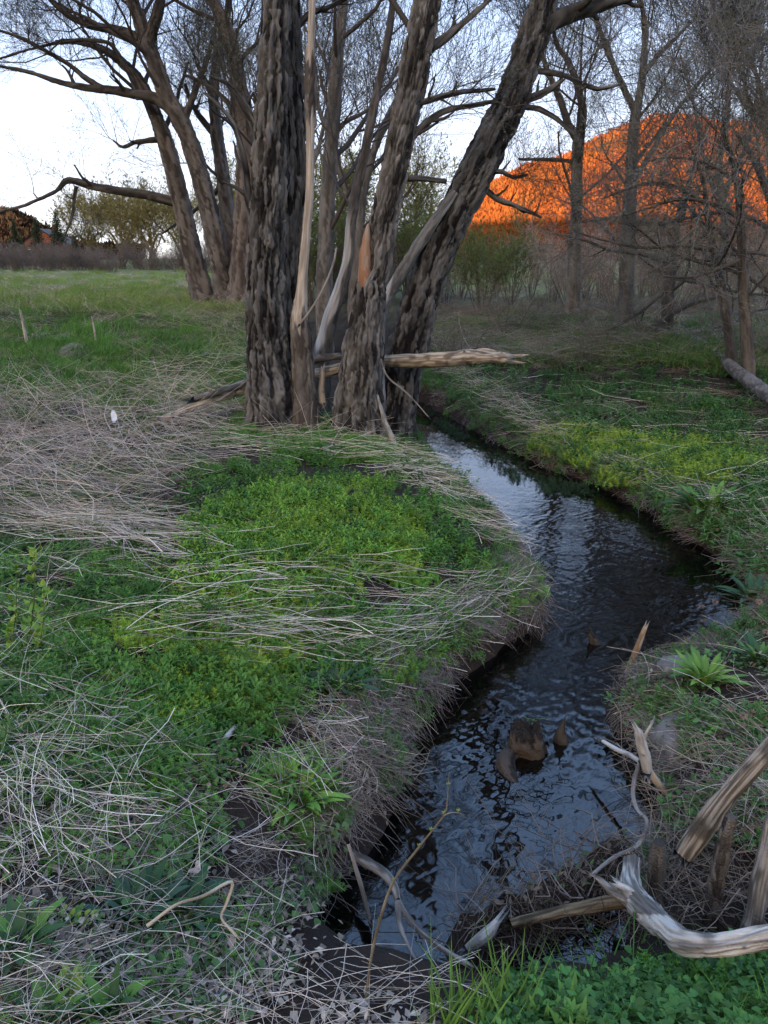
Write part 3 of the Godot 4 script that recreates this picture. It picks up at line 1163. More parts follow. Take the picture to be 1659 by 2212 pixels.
func make_willow_clump() -> void:
	var dark := col(0.02, 0.0185, 0.017)
	var grey := col(0.2, 0.19, 0.175)
	var opt := {"bark": col(0.07, 0.06, 0.052), "level": 1, "kids": 5, "sprays": 3, "spray": 0.8, "wobble": 0.25, "rise": 0.06}
	var shapes: Array = mats["sprays"]
	var tint := col(1, 1, 1)
	var big := willow_style(0.045, 0.053, dark, grey, 0.45)
	tree("willow_tree", "thickest upright willow trunk with deeply furrowed dark bark", 9.3, {"stems": [[[[592, 935, 100], [588, 860, 98], [576, 760, 84], [572, 650, 76], [574, 520, 74], [582, 400, 72], [586, 250, 66], [592, 100, 62], [600, -40, 58], [606, -300, 50], [612, -600, 36]], 5, 3.0, 0.78]],
		"limbs": [[[[570, 330, 26], [545, 260, 20], [520, 215, 15], [490, 180, 11], [455, 165, 7]], 1], [[[548, 480, 22], [535, 420, 18], [528, 350, 15], [505, 270, 12], [470, 225, 8], [440, 200, 5]], 1]],
		"ring": 120, "step": 0.021, "style": big, "limb_style": willow_style(0.008, 0.03, dark, grey), "opt": opt, "shapes": shapes, "tint": tint})
	tree("willow_tree", "upright willow trunk fused close behind the thickest one", 9.85, {"stems": [[[[642, 900, 62], [636, 760, 54], [634, 600, 46], [638, 480, 46], [640, 350, 46], [632, 200, 46], [626, 60, 46], [622, -80, 44], [620, -500, 30]], 4, 2.5, 0.8]],
		"limbs": [[[[640, 60, 16], [668, 30, 13], [705, 18, 10], [760, -10, 8]], 1]],
		"ring": 84, "step": 0.025, "style": willow_style(0.036, 0.05, dark, grey, 0.1), "limb_style": willow_style(0.008, 0.03, dark, grey), "opt": opt, "shapes": shapes, "tint": tint})
	# barked stump foot that carries the bleached pole
	var pole := willow_style(0.02, 0.05, col(0.06, 0.05, 0.043), col(0.17, 0.15, 0.13), 0.3)
	var p0 := foot(stem_px([[660, 905, 52], [655, 820, 46], [652, 740, 44], [648, 690, 42], [650, 655, 34], [657, 560, 26], [668, 430, 25], [670, 300, 25], [670, 180, 24], [673, 60, 23], [676, -60, 22], [680, -260, 16]], 9.2))
	var marks := []
	var run := 0.0
	for i in p0[0].size():
		if i > 0: run += p0[0][i].distance_to(p0[0][i - 1])
		marks.append(run)
	var s_low: float = marks[marks.size() - 9]
	var s_bark0: float = marks[marks.size() - 5]
	var s_bark1: float = marks[marks.size() - 4]
	var span_px := (s_bark1 - s_bark0) / 120.0
	pole.bare = func(s: float, an: float) -> float:
		var j := 0.06 * sin(an * 3.0 + 1.0) + 0.05 * sin(an * 7.0)
		var low := smooth(s_low - 0.03, s_low + 0.03, s + j * 2.0)
		var patch_lo := s_bark0 + span_px * 50.0
		var patch := smooth(patch_lo - 0.03, patch_lo + 0.02, s + j) * (1.0 - smooth(s_bark1 + 0.2, s_bark1 + 0.26, s + j))
		return low * (1.0 - patch)
	pole.wood = col(0.42, 0.36, 0.29)
	pole.lump = 0.05
	var root := thing("dead_willow", "bleached barkless pole of a dead willow rising from a barked foot", "tree", p0[0][0])
	part(root, "trunk", bark_mesh(p0[0], p0[1], 64, 0.02, pole, 77, p0[0][0]), mats["bare_wood"])
	# slim dead stem with white bare patches
	var slim := willow_style(0.012, 0.04, col(0.07, 0.06, 0.052), col(0.17, 0.155, 0.14), 0.1)
	slim.bare = func(s: float, an: float) -> float:
		return smooth(1.0, 1.15, s + 0.12 * sin(an * 2.0)) * (1.0 - smooth(2.55, 2.8, s)) * smooth(-0.1, 0.35, cos(an - 3.5) + 0.35 * sin(s * 9.0))
	slim.wood = col(0.5, 0.47, 0.42)
	tree("dead_willow", "slim leaning dead willow stem with whitish bare patches", 10.3, {"stems": [[[[690, 850, 44], [697, 770, 42], [712, 690, 34], [735, 620, 28], [750, 560, 24], [758, 480, 22], [772, 400, 22], [790, 320, 20], [812, 210, 18], [835, 100, 16], [850, 0, 14], [870, -150, 8]], 5, 1.6, 0.5]],
		"ring": 44, "step": 0.025, "style": slim, "material": "bare_wood", "opt": {"bark": col(0.1, 0.09, 0.08), "level": 1, "kids": 3, "sprays": 1, "spray": 0.5, "wobble": 0.2, "rise": 0.03}, "shapes": shapes, "tint": tint})
	# the broken trunk: peeled orange spike beside the living stem
	var st := willow_style(0.04, 0.05, col(0.03, 0.027, 0.024), col(0.23, 0.215, 0.195), 0.45)
	root = tree("willow_tree", "leaning willow with a peeled orange wound and grey weathered foot", 9.1, {"stems": [[[[772, 945, 92], [776, 860, 92], [784, 760, 88], [796, 665, 74], [802, 612, 64], [818, 572, 56], [828, 490, 56], [846, 400, 58], [868, 280, 60], [890, 170, 60], [912, 60, 58], [928, -40, 56], [960, -260, 46], [985, -560, 30]], 5, 3.0, 0.74]],
		"limbs": [[[[925, 105, 22], [965, 80, 18], [1000, 50, 14], [1035, 20, 11], [1070, -10, 8]], 1], [[[880, 235, 14], [910, 222, 13], [980, 202, 11], [1070, 192, 7]], 1], [[[868, 330, 20], [900, 285, 16], [955, 242, 14], [1020, 228, 11], [1075, 218, 8]], 1], [[[862, 385, 15], [905, 386, 12], [965, 392, 9]], 0], [[[910, 20, 16], [950, -5, 14], [1010, -20, 10]], 1]],
		"ring": 120, "step": 0.021, "style": st, "limb_style": willow_style(0.008, 0.03, dark, grey), "opt": opt, "shapes": shapes, "tint": tint})
	var sp := stem_px([[794, 690, 30, 0.2], [790, 640, 30, 0.1], [788, 605, 28, 0.0], [788, 555, 24], [791, 520, 17], [794, 492, 8], [795, 484, 3]], 9.0)
	part(root, "peeled_spike", bark_mesh(sp[0], sp[1], 36, 0.02, {"depth": 0.006, "plate": 0.03, "stretch": 0.06, "base": col(0.3, 0.15, 0.085), "alt": col(0.36, 0.27, 0.19), "wood": col(0.3, 0.19, 0.12), "lump": 0.1}, 5, root.position), mats["bare_wood"])
	# the big leaning trunk by the water
	tree("willow_tree", "big willow trunk leaning right over the stream", 10.15, {"stems": [[[[846, 935, 84], [858, 860, 82], [876, 770, 82], [898, 690, 80], [920, 610, 76], [950, 530, 74], [985, 455, 74], [1030, 370, 74], [1075, 280, 72], [1108, 205, 70], [1135, 130, 66], [1158, 60, 62], [1178, -20, 52], [1210, -200, 46], [1250, -480, 30]], 4, 3.0, 0.8]],
		"limbs": [[[[1155, 72, 44], [1190, 48, 42], [1240, 26, 36], [1300, 8, 30], [1370, -14, 24], [1470, -70, 16]], 1], [[[1128, 220, 18], [1165, 205, 16], [1195, 188, 13], [1216, 170, 9]], 1], [[[1150, 152, 14], [1210, 160, 12], [1250, 178, 10], [1290, 192, 9], [1340, 183, 5]], 0], [[[1122, 230, 14], [1165, 236, 12], [1205, 258, 10], [1240, 292, 8]], 0], [[[1050, 372, 12], [1085, 371, 10], [1110, 384, 8], [1140, 376, 6]], 1], [[[1040, 400, 14], [1075, 430, 11], [1120, 448, 9], [1170, 470, 6]], 1], [[[1168, 30, 20], [1190, 10, 15], [1215, -20, 10]], 0]],
		"ring": 120, "step": 0.021, "style": willow_style(0.045, 0.053, dark, grey, 0.4), "limb_style": willow_style(0.012, 0.035, dark, grey), "opt": opt, "shapes": shapes, "tint": tint})
	var dead := willow_style(0.012, 0.04, col(0.12, 0.11, 0.1), col(0.26, 0.245, 0.22))
	dead.bare = func(s: float, an: float) -> float:
		return smooth(0.1, 0.5, sin(an * 1.0 + s * 2.5) + 0.3 * sin(s * 11.0))
	dead.wood = col(0.42, 0.4, 0.37)
	sp = foot(stem_px([[818, 700, 30], [838, 640, 28], [866, 590, 27], [893, 545, 25], [920, 505, 24], [955, 455, 22], [985, 415, 16]], 9.95))
	root = thing("dead_willow", "grey dead pole propped slantwise between two leaning willows", "tree", sp[0][0])
	part(root, "trunk", bark_mesh(sp[0], sp[1], 40, 0.025, dead, 12, sp[0][0]), mats["bare_wood"])

func make_left_willows() -> void:
	var a := col(0.06, 0.052, 0.046)
	var b := col(0.2, 0.18, 0.162)
	var shapes: Array = mats["sprays"]
	var opt := {"bark": col(0.075, 0.065, 0.056), "level": 2, "kids": 3, "sprays": 3, "spray": 1.4, "wobble": 0.26, "rise": 0.1}
	var st := willow_style(0.05, 0.12, a, b, 0.2)
	var ls := willow_style(0.018, 0.06, col(0.045, 0.039, 0.035), col(0.13, 0.118, 0.105))
	tree("willow_tree", "left-leaning willow trunk with the broken low bough over the meadow", 25.0, {"stems": [[[[445, 660, 56], [425, 590, 44], [410, 520, 40], [392, 440, 38], [372, 360, 36], [352, 292, 32], [330, 235, 28], [305, 180, 24], [270, 140, 20], [228, 110, 16], [180, 92, 12], [120, 90, 8]], 7, 3.0, 0.5]],
		"limbs": [[[[382, 438, 22], [345, 428, 21], [310, 420, 19], [265, 414, 18], [200, 402, 16], [148, 390, 14], [122, 412, 8], [80, 432, 7], [40, 448, 6], [-30, 462, 4]], 1, 0.2], [[[165, 402, 9], [160, 430, 7], [155, 470, 6], [140, 510, 4]], 1, 0.5], [[[350, 300, 14], [310, 305, 11], [290, 308, 9], [265, 318, 7], [245, 303, 4]], 1, 0.4]],
		"ring": 40, "step": 0.07, "style": st, "limb_style": ls, "opt": opt, "shapes": shapes, "tint": col(1, 1, 1)})
	tree("willow_tree", "tall willow trunk forking high with long boughs reaching left", 24.2, {"stems": [[[[498, 668, 60], [480, 590, 46], [462, 500, 42], [440, 410, 40], [415, 320, 38], [390, 260, 38], [362, 215, 35], [340, 150, 32], [318, 95, 32], [300, 40, 28], [282, -20, 26], [250, -200, 18]], 7, 3.5, 0.55], [[[318, 95, 26], [330, 60, 24], [345, 10, 20], [350, -60, 16], [360, -250, 10]], 4, 3.0, 0.3, 1]],
		"limbs": [[[[370, 235, 26], [335, 212, 24], [290, 203, 20], [240, 195, 18], [190, 190, 15], [130, 178, 12], [60, 155, 8], [-20, 140, 5]], 2, 0.22], [[[300, 82, 22], [262, 66, 19], [210, 58, 17], [160, 40, 14], [120, 10, 11], [90, -30, 8]], 2, 0.25], [[[225, 192, 13], [185, 168, 12], [150, 140, 10], [95, 108, 9], [40, 80, 7], [-20, 60, 5]], 2, 0.25], [[[300, 215, 14], [285, 170, 12], [250, 110, 10], [225, 90, 8], [150, 88, 7], [60, 108, 5], [-10, 130, 4]], 2, 0.2], [[[398, 262, 16], [420, 200, 14], [440, 150, 12], [455, 100, 10], [470, 40, 8]], 2, 0.3]],
		"ring": 44, "step": 0.07, "style": st, "limb_style": ls, "opt": opt, "shapes": shapes, "tint": col(1, 1, 1)})
	tree("willow_tree", "dark slim willow stem behind the two leaning willows", 26.5, {"stems": [[[[505, 655, 40], [498, 560, 34], [490, 450, 32], [480, 370, 28], [470, 300, 26], [462, 210, 22], [470, 120, 18], [490, 40, 15], [500, -60, 12]], 9, 2.6, 0.3]],
		"limbs": [[[[470, 300, 15], [430, 250, 12], [410, 215, 9], [400, 180, 7]], 1, 0.5], [[[480, 400, 12], [440, 440, 9], [400, 470, 7], [350, 505, 4]], 1, 0.4]],
		"ring": 30, "step": 0.09, "style": st, "limb_style": ls, "opt": opt, "shapes": shapes, "tint": col(1, 1, 1)})
	tree("willow_tree", "reddish-grey willow trunk rising beside the dark furrowed trunk", 23.5, {"stems": [[[[520, 668, 64], [524, 570, 50], [530, 450, 44], [532, 340, 40], [526, 250, 36], [512, 160, 32], [495, 80, 28], [470, 20, 24], [440, -30, 20], [400, -150, 14]], 9, 3.0, 0.35]],
		"limbs": [[[[528, 300, 16], [505, 240, 13], [470, 200, 10], [430, 175, 8], [395, 160, 5]], 1, 0.4]],
		"ring": 44, "step": 0.07, "style": willow_style(0.05, 0.12, col(0.08, 0.064, 0.054), col(0.2, 0.17, 0.148), 0.2), "limb_style": ls, "opt": opt, "shapes": shapes, "tint": col(1, 1, 1)})

func make_middle_trees() -> void:
	var shapes: Array = mats["sprays"]
	var opt := {"bark": col(0.08, 0.07, 0.06), "level": 2, "kids": 3, "sprays": 2, "spray": 1.2, "wobble": 0.24, "rise": 0.12}
	var st := willow_style(0.03, 0.09, col(0.1, 0.09, 0.075), col(0.22, 0.2, 0.175), 0.1)
	var ls := willow_style(0.01, 0.05, col(0.08, 0.07, 0.06), col(0.17, 0.15, 0.135))
	tree("willow_tree", "grey willow stem standing just behind the bleached pole", 17.0, {"stems": [[[[700, 640, 36], [704, 520, 34], [710, 400, 32], [718, 280, 30], [724, 180, 28], [732, 90, 24], [742, 0, 20], [760, -200, 12]], 9, 2.6, 0.25]],
		"limbs": [[[[715, 300, 12], [745, 265, 10], [790, 240, 8], [830, 200, 6]], 1, 0.4], [[[722, 240, 10], [700, 200, 8], [690, 150, 6]], 1, 0.5]],
		"ring": 36, "step": 0.06, "style": st, "limb_style": ls, "opt": opt, "shapes": shapes, "tint": col(1, 1, 1)})
	tree("willow_tree", "crooked willow seen between the upright trunks, boughs spreading low", 21.0, {"stems": [[[[765, 640, 26], [775, 540, 24], [780, 440, 22], [800, 350, 18], [830, 270, 15], [870, 190, 12], [890, 120, 9]], 8, 2.8, 0.25], [[[778, 470, 16], [740, 390, 14], [720, 310, 12], [690, 240, 10], [680, 160, 7]], 5, 2.4, 0.3, 1]],
		"ring": 24, "step": 0.09, "style": st, "limb_style": ls, "opt": opt, "shapes": shapes, "tint": col(1.05, 1.1, 0.8)})
	tree("bare_tree", "slim bare tree forking before the left shoulder of the orange hill", 21.0, {"stems": [[[[1238, 640, 28], [1242, 540, 26], [1246, 430, 25], [1246, 330, 24], [1250, 290, 22]], 4, 2.2, 0.4], [[[1247, 300, 17], [1228, 270, 15], [1212, 220, 13], [1190, 170, 11], [1170, 115, 9], [1160, 60, 6]], 6, 1.8, 0.2, 1], [[[1252, 295, 19], [1258, 240, 17], [1246, 180, 15], [1225, 130, 12], [1205, 100, 9], [1190, 40, 6]], 6, 1.8, 0.2, 1]],
		"limbs": [[[[1246, 350, 9], [1200, 345, 8], [1120, 344, 6]], 0, 0.3]],
		"ring": 26, "step": 0.07, "style": st, "limb_style": ls, "opt": opt, "shapes": shapes, "tint": col(1, 1, 1)})
	tree("bare_tree", "bare tree with wide upright fork before the orange hill's crest", 20.0, {"stems": [[[[1352, 660, 34], [1356, 540, 32], [1362, 420, 26], [1366, 310, 23], [1375, 230, 21]], 4, 2.2, 0.35], [[[1372, 240, 14], [1345, 185, 12], [1320, 130, 11], [1305, 90, 10], [1288, 40, 8], [1270, -20, 6]], 6, 1.8, 0.25, 1], [[[1376, 235, 17], [1386, 180, 15], [1392, 110, 14], [1392, 50, 12], [1380, -30, 9], [1370, -160, 5]], 7, 1.8, 0.2, 1], [[[1392, 160, 11], [1420, 120, 10], [1450, 92, 9], [1490, 50, 6]], 4, 1.5, 0.3, 1], [[[1362, 400, 12], [1400, 340, 11], [1440, 270, 10], [1500, 190, 8], [1560, 130, 6], [1650, 80, 4]], 5, 1.6, 0.2, 1]],
		"ring": 26, "step": 0.07, "style": st, "limb_style": ls, "opt": opt, "shapes": shapes, "tint": col(1, 1, 1)})
	tree("bare_tree", "crooked bare tree with jagged snapped top on the right edge", 16.0, {"stems": [[[[1690, 640, 34], [1680, 520, 30], [1672, 400, 28], [1668, 300, 26], [1650, 240, 24], [1636, 212, 18]], 5, 2.0, 0.3], [[[1660, 290, 16], [1630, 250, 14], [1600, 205, 11], [1590, 196, 8]], 2, 1.0, 0.5, 1], [[[1672, 330, 15], [1640, 180, 10], [1600, 90, 7], [1560, 20, 5]], 8, 1.8, 0.2, 1]],
		"ring": 26, "step": 0.06, "style": st, "limb_style": ls, "opt": opt, "shapes": shapes, "tint": col(1, 1, 1)})
	# taller trees whose lace fills the sky behind
	var far := opt.duplicate()
	far.merge({"spray": 2.6, "kids": 3, "level": 1, "sprays": 2, "rise": 0.16}, true)
	var k := 0
	for e in [[640, 600, 240, 40.0, "pale"], [1560, 600, 60, 36.0, "pale"]]:
		var u: float = e[0]
		var top: float = e[2]
		tree("background_willow", "tall leafing willow %s" % ["seen through the gap left of the bleached pole", "behind the tangled thorn thicket"][k], e[3], {"stems": [[[[u, 600, 20], [u + 6, 480, 18], [u - 8, 360, 15], [u + 10, 260, 12], [u + 20, top, 7]], 11, 4.6, 0.25], [[[u, 430, 12], [u + 45, 330, 9], [u + 70, 230, 7], [u + 90, top + 30, 4]], 8, 3.6, 0.2, 1], [[[u, 460, 12], [u - 40, 340, 9], [u - 60, 230, 7], [u - 90, top + 60, 4]], 8, 3.6, 0.2, 1]],
			"ring": 12, "step": 0.25, "style": st, "opt": far, "shapes": shapes, "tint": col(1, 1, 1)}, "tall willows behind the stream")
		k += 1

func make_thicket() -> void:
	var thorny: Array = mats["thorns"]
	var opt := {"bark": col(0.075, 0.068, 0.06), "level": 2, "kids": 3, "sprays": 2, "spray": 0.95, "wobble": 0.4, "rise": 0.0, "lift": 0.0, "forward": 0.7}
	var st := willow_style(0.012, 0.04, col(0.07, 0.06, 0.052), col(0.17, 0.15, 0.13), 0.1)
	tree("thorn_tree", "single-stemmed thorn tree standing behind the fallen log's broken end", 17.5, {"stems": [[[[1440, 705, 26], [1444, 640, 24], [1450, 580, 22], [1460, 500, 18], [1480, 420, 12], [1500, 360, 7]], 9, 2.4, 0.3]],
		"limbs": [[[[1448, 570, 12], [1390, 550, 10], [1320, 540, 8], [1250, 515, 6], [1190, 505, 4]], 2, 0.25], [[[1462, 490, 11], [1400, 480, 9], [1330, 470, 7], [1250, 480, 5]], 2, 0.25], [[[1440, 620, 11], [1400, 660, 9], [1340, 700, 7], [1260, 735, 5], [1180, 760, 3]], 1, 0.25], [[[1450, 600, 10], [1510, 610, 8], [1590, 630, 6], [1680, 640, 4]], 2, 0.25]],
		"ring": 24, "step": 0.05, "style": st, "opt": opt, "shapes": thorny, "tint": col(1, 1, 1)})
	tree("thorn_tree", "thorn tree with slanting stem rising over the fallen log", 13.6, {"stems": [[[[1582, 790, 24], [1574, 720, 22], [1562, 640, 19], [1548, 570, 17], [1530, 480, 13], [1520, 400, 9], [1500, 330, 6]], 9, 2.0, 0.3]],
		"limbs": [[[[1540, 540, 10], [1470, 530, 9], [1390, 535, 7], [1310, 520, 5], [1240, 500, 3]], 2, 0.25], [[[1525, 440, 9], [1450, 400, 8], [1380, 400, 6], [1300, 430, 4]], 2, 0.25], [[[1548, 560, 9], [1610, 545, 8], [1700, 560, 6]], 2, 0.3]],
		"ring": 24, "step": 0.05, "style": st, "opt": opt, "shapes": thorny, "tint": col(1, 1, 1)})
	tree("thorn_tree", "thorn tree with straight stem beside the fallen log's thick butt", 13.0, {"stems": [[[[1616, 800, 28], [1612, 720, 25], [1606, 620, 22], [1602, 520, 19], [1596, 420, 15], [1580, 340, 10], [1560, 280, 6]], 10, 2.0, 0.3]],
		"limbs": [[[[1600, 470, 10], [1540, 440, 9], [1470, 430, 7], [1400, 450, 5], [1330, 470, 3]], 2, 0.25], [[[1590, 390, 9], [1520, 350, 7], [1450, 340, 5], [1390, 350, 3]], 2, 0.25], [[[1604, 560, 10], [1550, 580, 8], [1490, 600, 6], [1420, 595, 4]], 2, 0.25]],
		"ring": 24, "step": 0.05, "style": st, "opt": opt, "shapes": thorny, "tint": col(1, 1, 1)})
	tree("thorn_tree", "leaning thorn tree at the right edge over the meadow", 14.5, {"stems": [[[[1700, 780, 30], [1700, 660, 26], [1690, 520, 22], [1660, 420, 16], [1620, 330, 10], [1590, 290, 6]], 12, 2.4, 0.25]],
		"limbs": [[[[1690, 520, 12], [1620, 470, 10], [1540, 460, 8], [1450, 480, 5]], 2, 0.25]],
		"ring": 24, "step": 0.05, "style": st, "opt": opt, "shapes": thorny, "tint": col(1, 1, 1)})
	# the fallen log, lying on the right bank with its crown end left
	var logp := lying_px([[1395, 706, 12, 0.55], [1440, 720, 15, 0.42], [1500, 736, 21, 0.3], [1560, 778, 24, 0.22], [1615, 820, 29, 0.2], [1670, 862, 31, 0.18], [1760, 930, 34, 0.15]])
	var root := thing("fallen_log", "rough grey fallen log slanting down the right bank under thorn trees", "log", logp[0][6])
	part(root, "trunk", bark_mesh(logp[0], logp[1], 48, 0.03, {"depth": 0.014, "plate": 0.05, "stretch": 0.4, "base": col(0.11, 0.1, 0.088), "alt": col(0.23, 0.21, 0.19), "wood": col(0.2, 0.17, 0.14)}, 91, root.position), mats["bark"])
	var d0: float = -logp[0][0].z
	var bp := stem_px([[1402, 708, 12], [1388, 712, 12], [1372, 722, 11], [1355, 745, 9], [1342, 770, 7], [1328, 792, 5]], d0)
	part(root, "branch", bark_mesh(bp[0], bp[1], 14, 0.05, {"depth": 0.004, "plate": 0.03, "base": col(0.05, 0.045, 0.04), "alt": col(0.1, 0.09, 0.08)}, 92, root.position), mats["bark"])
	bp = stem_px([[1410, 706, 10], [1450, 680, 9], [1500, 655, 8], [1560, 640, 6]], d0)
	part(root, "branch", bark_mesh(bp[0], bp[1], 14, 0.05, {"depth": 0.004, "plate": 0.03, "base": col(0.06, 0.055, 0.05), "alt": col(0.12, 0.11, 0.1)}, 93, root.position), mats["bark"])

func bush_shape(seed_: int, stems: int, tall: float, spread: float, sprays: Array) -> Array:
	var parts := [MB.new(), MB.new()]
	rng.seed = seed_
	var bk := col(0.12, 0.105, 0.095)
	for s in stems:
		var an := rng.randf() * TAU
		var b := Vector3(cos(an), 0, sin(an)) * rng.randf_range(0.02, 0.25) * spread
		var d := Vector3(cos(an) * rng.randf_range(0.1, 0.55) * spread, 1, sin(an) * rng.randf_range(0.1, 0.55) * spread).normalized()
		var h := tall * rng.randf_range(0.6, 1.05)
		var pts := PackedVector3Array([b])
		var rad := PackedFloat32Array([0.012 * tall / 2.0])
		for k in 5:
			d = (d + Vector3(rng.randf_range(-0.12, 0.12), 0.05, rng.randf_range(-0.12, 0.12))).normalized()
			pts.append(pts[-1] + d * h / 5.0)
			rad.append(0.012 * tall / 2.0 * (1.0 - 0.17 * (k + 1)))
		parts[0].tube(pts, rad, 4, bk, bk)
		for k in 4:
			var f := rng.randf_range(0.5, 4.9)
			var i := int(f)
			var sp: MB = sprays[(s + k) % sprays.size()]
			var dd := (pts[i + 1] - pts[i]).normalized() + Vector3(rng.randf_range(-0.6, 0.6), 0.25, rng.randf_range(-0.6, 0.6))
			parts[1].put(sp, Transform3D(turned(dd, tall * rng.randf_range(0.3, 0.5), rng.randf() * TAU), pts[i].lerp(pts[i + 1], f - i)), tone(col(1, 1, 1), 0.2))
	return [parts[0].mesh(), parts[1].mesh()]

func bush(kind: int, label: String, u: float, v: float, d: float, size: float, tint: Color, group: String, wide := 1.0, sink := 0.05) -> void:
	var p := at_z(u, v, d)
	p.y = height(p.x, p.z) - sink
	var shp: Array = mats["bushes"][kind]
	var root := thing("bush", label, "bush", p, group)
	root.rotation.y = rng.randf() * TAU
	root.scale = Vector3(size * wide, size, size * wide)
	part(root, "stems", shp[0], mats["twig"])
	var key := "twig_%d" % int(tint.r * 1000 + tint.g * 100000)
	if not mats.has(key):
		var m: StandardMaterial3D = mats["twig"].duplicate()
		m.albedo_color = tint.linear_to_srgb()
		mats[key] = m
	part(root, "twigs", shp[1], mats[key], "stuff")

func make_treeline() -> void:
	var simple: Array = mats["simple_sprays"]
	var green: Array = mats["green_sprays"]
	mats["bushes"] = [bush_shape(51, 18, 2.0, 1.0, simple), bush_shape(52, 20, 2.2, 1.2, simple), bush_shape(53, 18, 2.4, 0.9, green), bush_shape(54, 14, 2.6, 0.7, simple), bush_shape(55, 16, 2.0, 1.5, mats["sprays"])]
	rng.seed = 77
	# grey scrub along the far edge of the meadow
	for k in 26:
		bush(k % 2, "leafless grey scrub bush at the far edge of the meadow", -60 + k * 25 + rng.randf_range(-9, 9), 570, rng.randf_range(72, 92), rng.randf_range(1.0, 1.5), [col(1.15, 1.1, 1.06), col(1.0, 0.98, 0.95)][k % 2], "grey scrub across the meadow", 1.5, 0.5)
	# thicket behind the stream, right of the big trunk
	for k in 22:
		var u := 850 + k * 38 + rng.randf_range(-12, 12)
		var d := rng.randf_range(23, 34)
		var g := u > 880 and u < 1110 and k % 3 != 0
		if g:
			bush(2, "leafing green bush in the thicket right of the leaning willow", u, 650, d, rng.randf_range(0.95, 1.35), col(1.5, 1.5, 1.1), "green thicket bushes")
		else:
			bush([0, 1, 3][k % 3], "leafless brown bush in the thicket behind the stream", u, 650, d, rng.randf_range(0.85, 1.25), col(2.7, 2.45, 2.1), "brown thicket bushes")
	for k in 7:
		bush(4, "low grey bramble bush leaning over the right bank's upper slope", 940 + k * 75 + rng.randf_range(-14, 14), 730, rng.randf_range(13, 20), rng.randf_range(0.4, 0.6), col(2.0, 1.85, 1.7), "low brambles on the right bank", 1.7, 0.1)
	for k in 13:
		bush([0, 1, 2][k % 3], "scrub bush in the dark gap behind the clump of willows", 545 + k * 27 + rng.randf_range(-9, 9), 640, rng.randf_range(24, 36), rng.randf_range(0.9, 1.5), [col(1.3, 1.2, 1.1), col(1.3, 1.2, 1.1), col(1.2, 1.3, 0.85)][k % 3], "scrub behind the willow clump")
	# leafing willows far behind the meadow
	var st := willow_style(0.03, 0.2, col(0.12, 0.1, 0.075), col(0.22, 0.19, 0.15))
	var opt := {"bark": col(0.13, 0.11, 0.06), "level": 1, "kids": 3, "sprays": 2, "spray": 2.4, "wobble": 0.2, "rise": 0.14, "lift": 0.4}
	var yellow: Array = mats["yellow_sprays"]
	var names := ["round yellow-green willow beside the conifers across the meadow", "broad yellow-green willow with golden crown across the meadow", "yellow-green willow touching the left-leaning trunks", "low yellow-olive willow between the broad willow and the trunks", "olive willow right of the reddish-grey trunk", "olive willow low behind the thickest trunk", "olive willow in the gap beside the bleached pole", "olive willow low behind the leaning trunks"]
	var spots := [[192, 470, 112.0], [262, 456, 104.0], [390, 455, 118.0], [325, 482, 100.0], [520, 430, 96.0], [610, 410, 80.0], [730, 420, 70.0], [900, 400, 88.0]]
	for k in spots.size():
		var u: float = spots[k][0]
		var top: float = spots[k][1]
		tree("far_willow", names[k], spots[k][2], {"stems": [[[[u, 565, 9], [u + 3, 530, 8], [u - 2, top + 45, 6], [u + 2, top + 22, 3]], 14, 3.6, 0.0], [[[u, 545, 6], [u - 18, 510, 5], [u - 30, top + 42, 3]], 8, 3.0, 0.2, 1], [[[u, 545, 6], [u + 18, 505, 5], [u + 32, top + 42, 3]], 8, 3.0, 0.2, 1]],
			"ring": 8, "step": 0.6, "style": st, "opt": opt, "shapes": yellow, "tint": col(1, 1, 1) if k < 4 else col(0.8, 0.9, 0.75)})
	make_conifers()
	make_house()

func make_conifers() -> void:
	var spots := [[132, 452, 108.0, "tall pointed dark conifer right of the far house"], [88, 462, 118.0, "dark conifer left of the far house"], [40, 468, 125.0, "broad dark conifer at the left end of the treeline"], [-10, 480, 120.0, "dark conifer at the far left of the treeline"], [165, 505, 104.0, "small dark conifer at the foot of the tall pointed one"]]
	rng.seed = 808
	for e in spots:
		var p := at_z(e[0], 560, e[2])
		p.y = height(p.x, p.z)
		var top := at_z(e[0], e[1], e[2]).y
		var h: float = top - p.y
		var root := thing("conifer_tree", e[3], "tree", p)
		var tb := MB.new()
		tb.tube(PackedVector3Array([Vector3.ZERO, Vector3(0, h * 0.5, 0), Vector3(0, h, 0)]), PackedFloat32Array([0.2, 0.13, 0.03]), 6, col(0.07, 0.055, 0.045), col(0.07, 0.055, 0.045))
		part(root, "trunk", tb.mesh(), mats["bark"])
		var mb := MB.new()
		var tiers := 24
		for t in tiers:
			var f := float(t) / tiers
			var y := h * lerpf(0.1, 0.97, f)
			var reach := (1.0 - f) * h * 0.30 * rng.randf_range(0.75, 1.15) + 0.15
			for a in 9:
				var an := a * TAU / 9.0 + t * 0.7 + rng.randf() * 0.5
				var d := Vector3(cos(an), 0, sin(an))
				var sd := Vector3(-sin(an), 0, cos(an))
				var rr := reach * rng.randf_range(0.7, 1.15)
				for q in 9:
					var g := (q + rng.randf()) / 9.0
					var o := Vector3(0, y - g * rr * 0.32, 0) + d * rr * g
					var w := rr * 0.28 * (1.15 - g)
					var cc := tone(col(0.045, 0.062, 0.03), 0.35)
					for s in [-1.0, 1.0]:
						mb.tri(o, o + sd * s * w + d * w * 0.6 + Vector3(0, rng.randf_range(-0.25, 0.05), 0), o + d * rr * 0.2 + Vector3(0, rng.randf_range(-0.1, 0.1), 0), cc)
		part(root, "crown", mb.mesh(), mats["leaf"], "stuff")

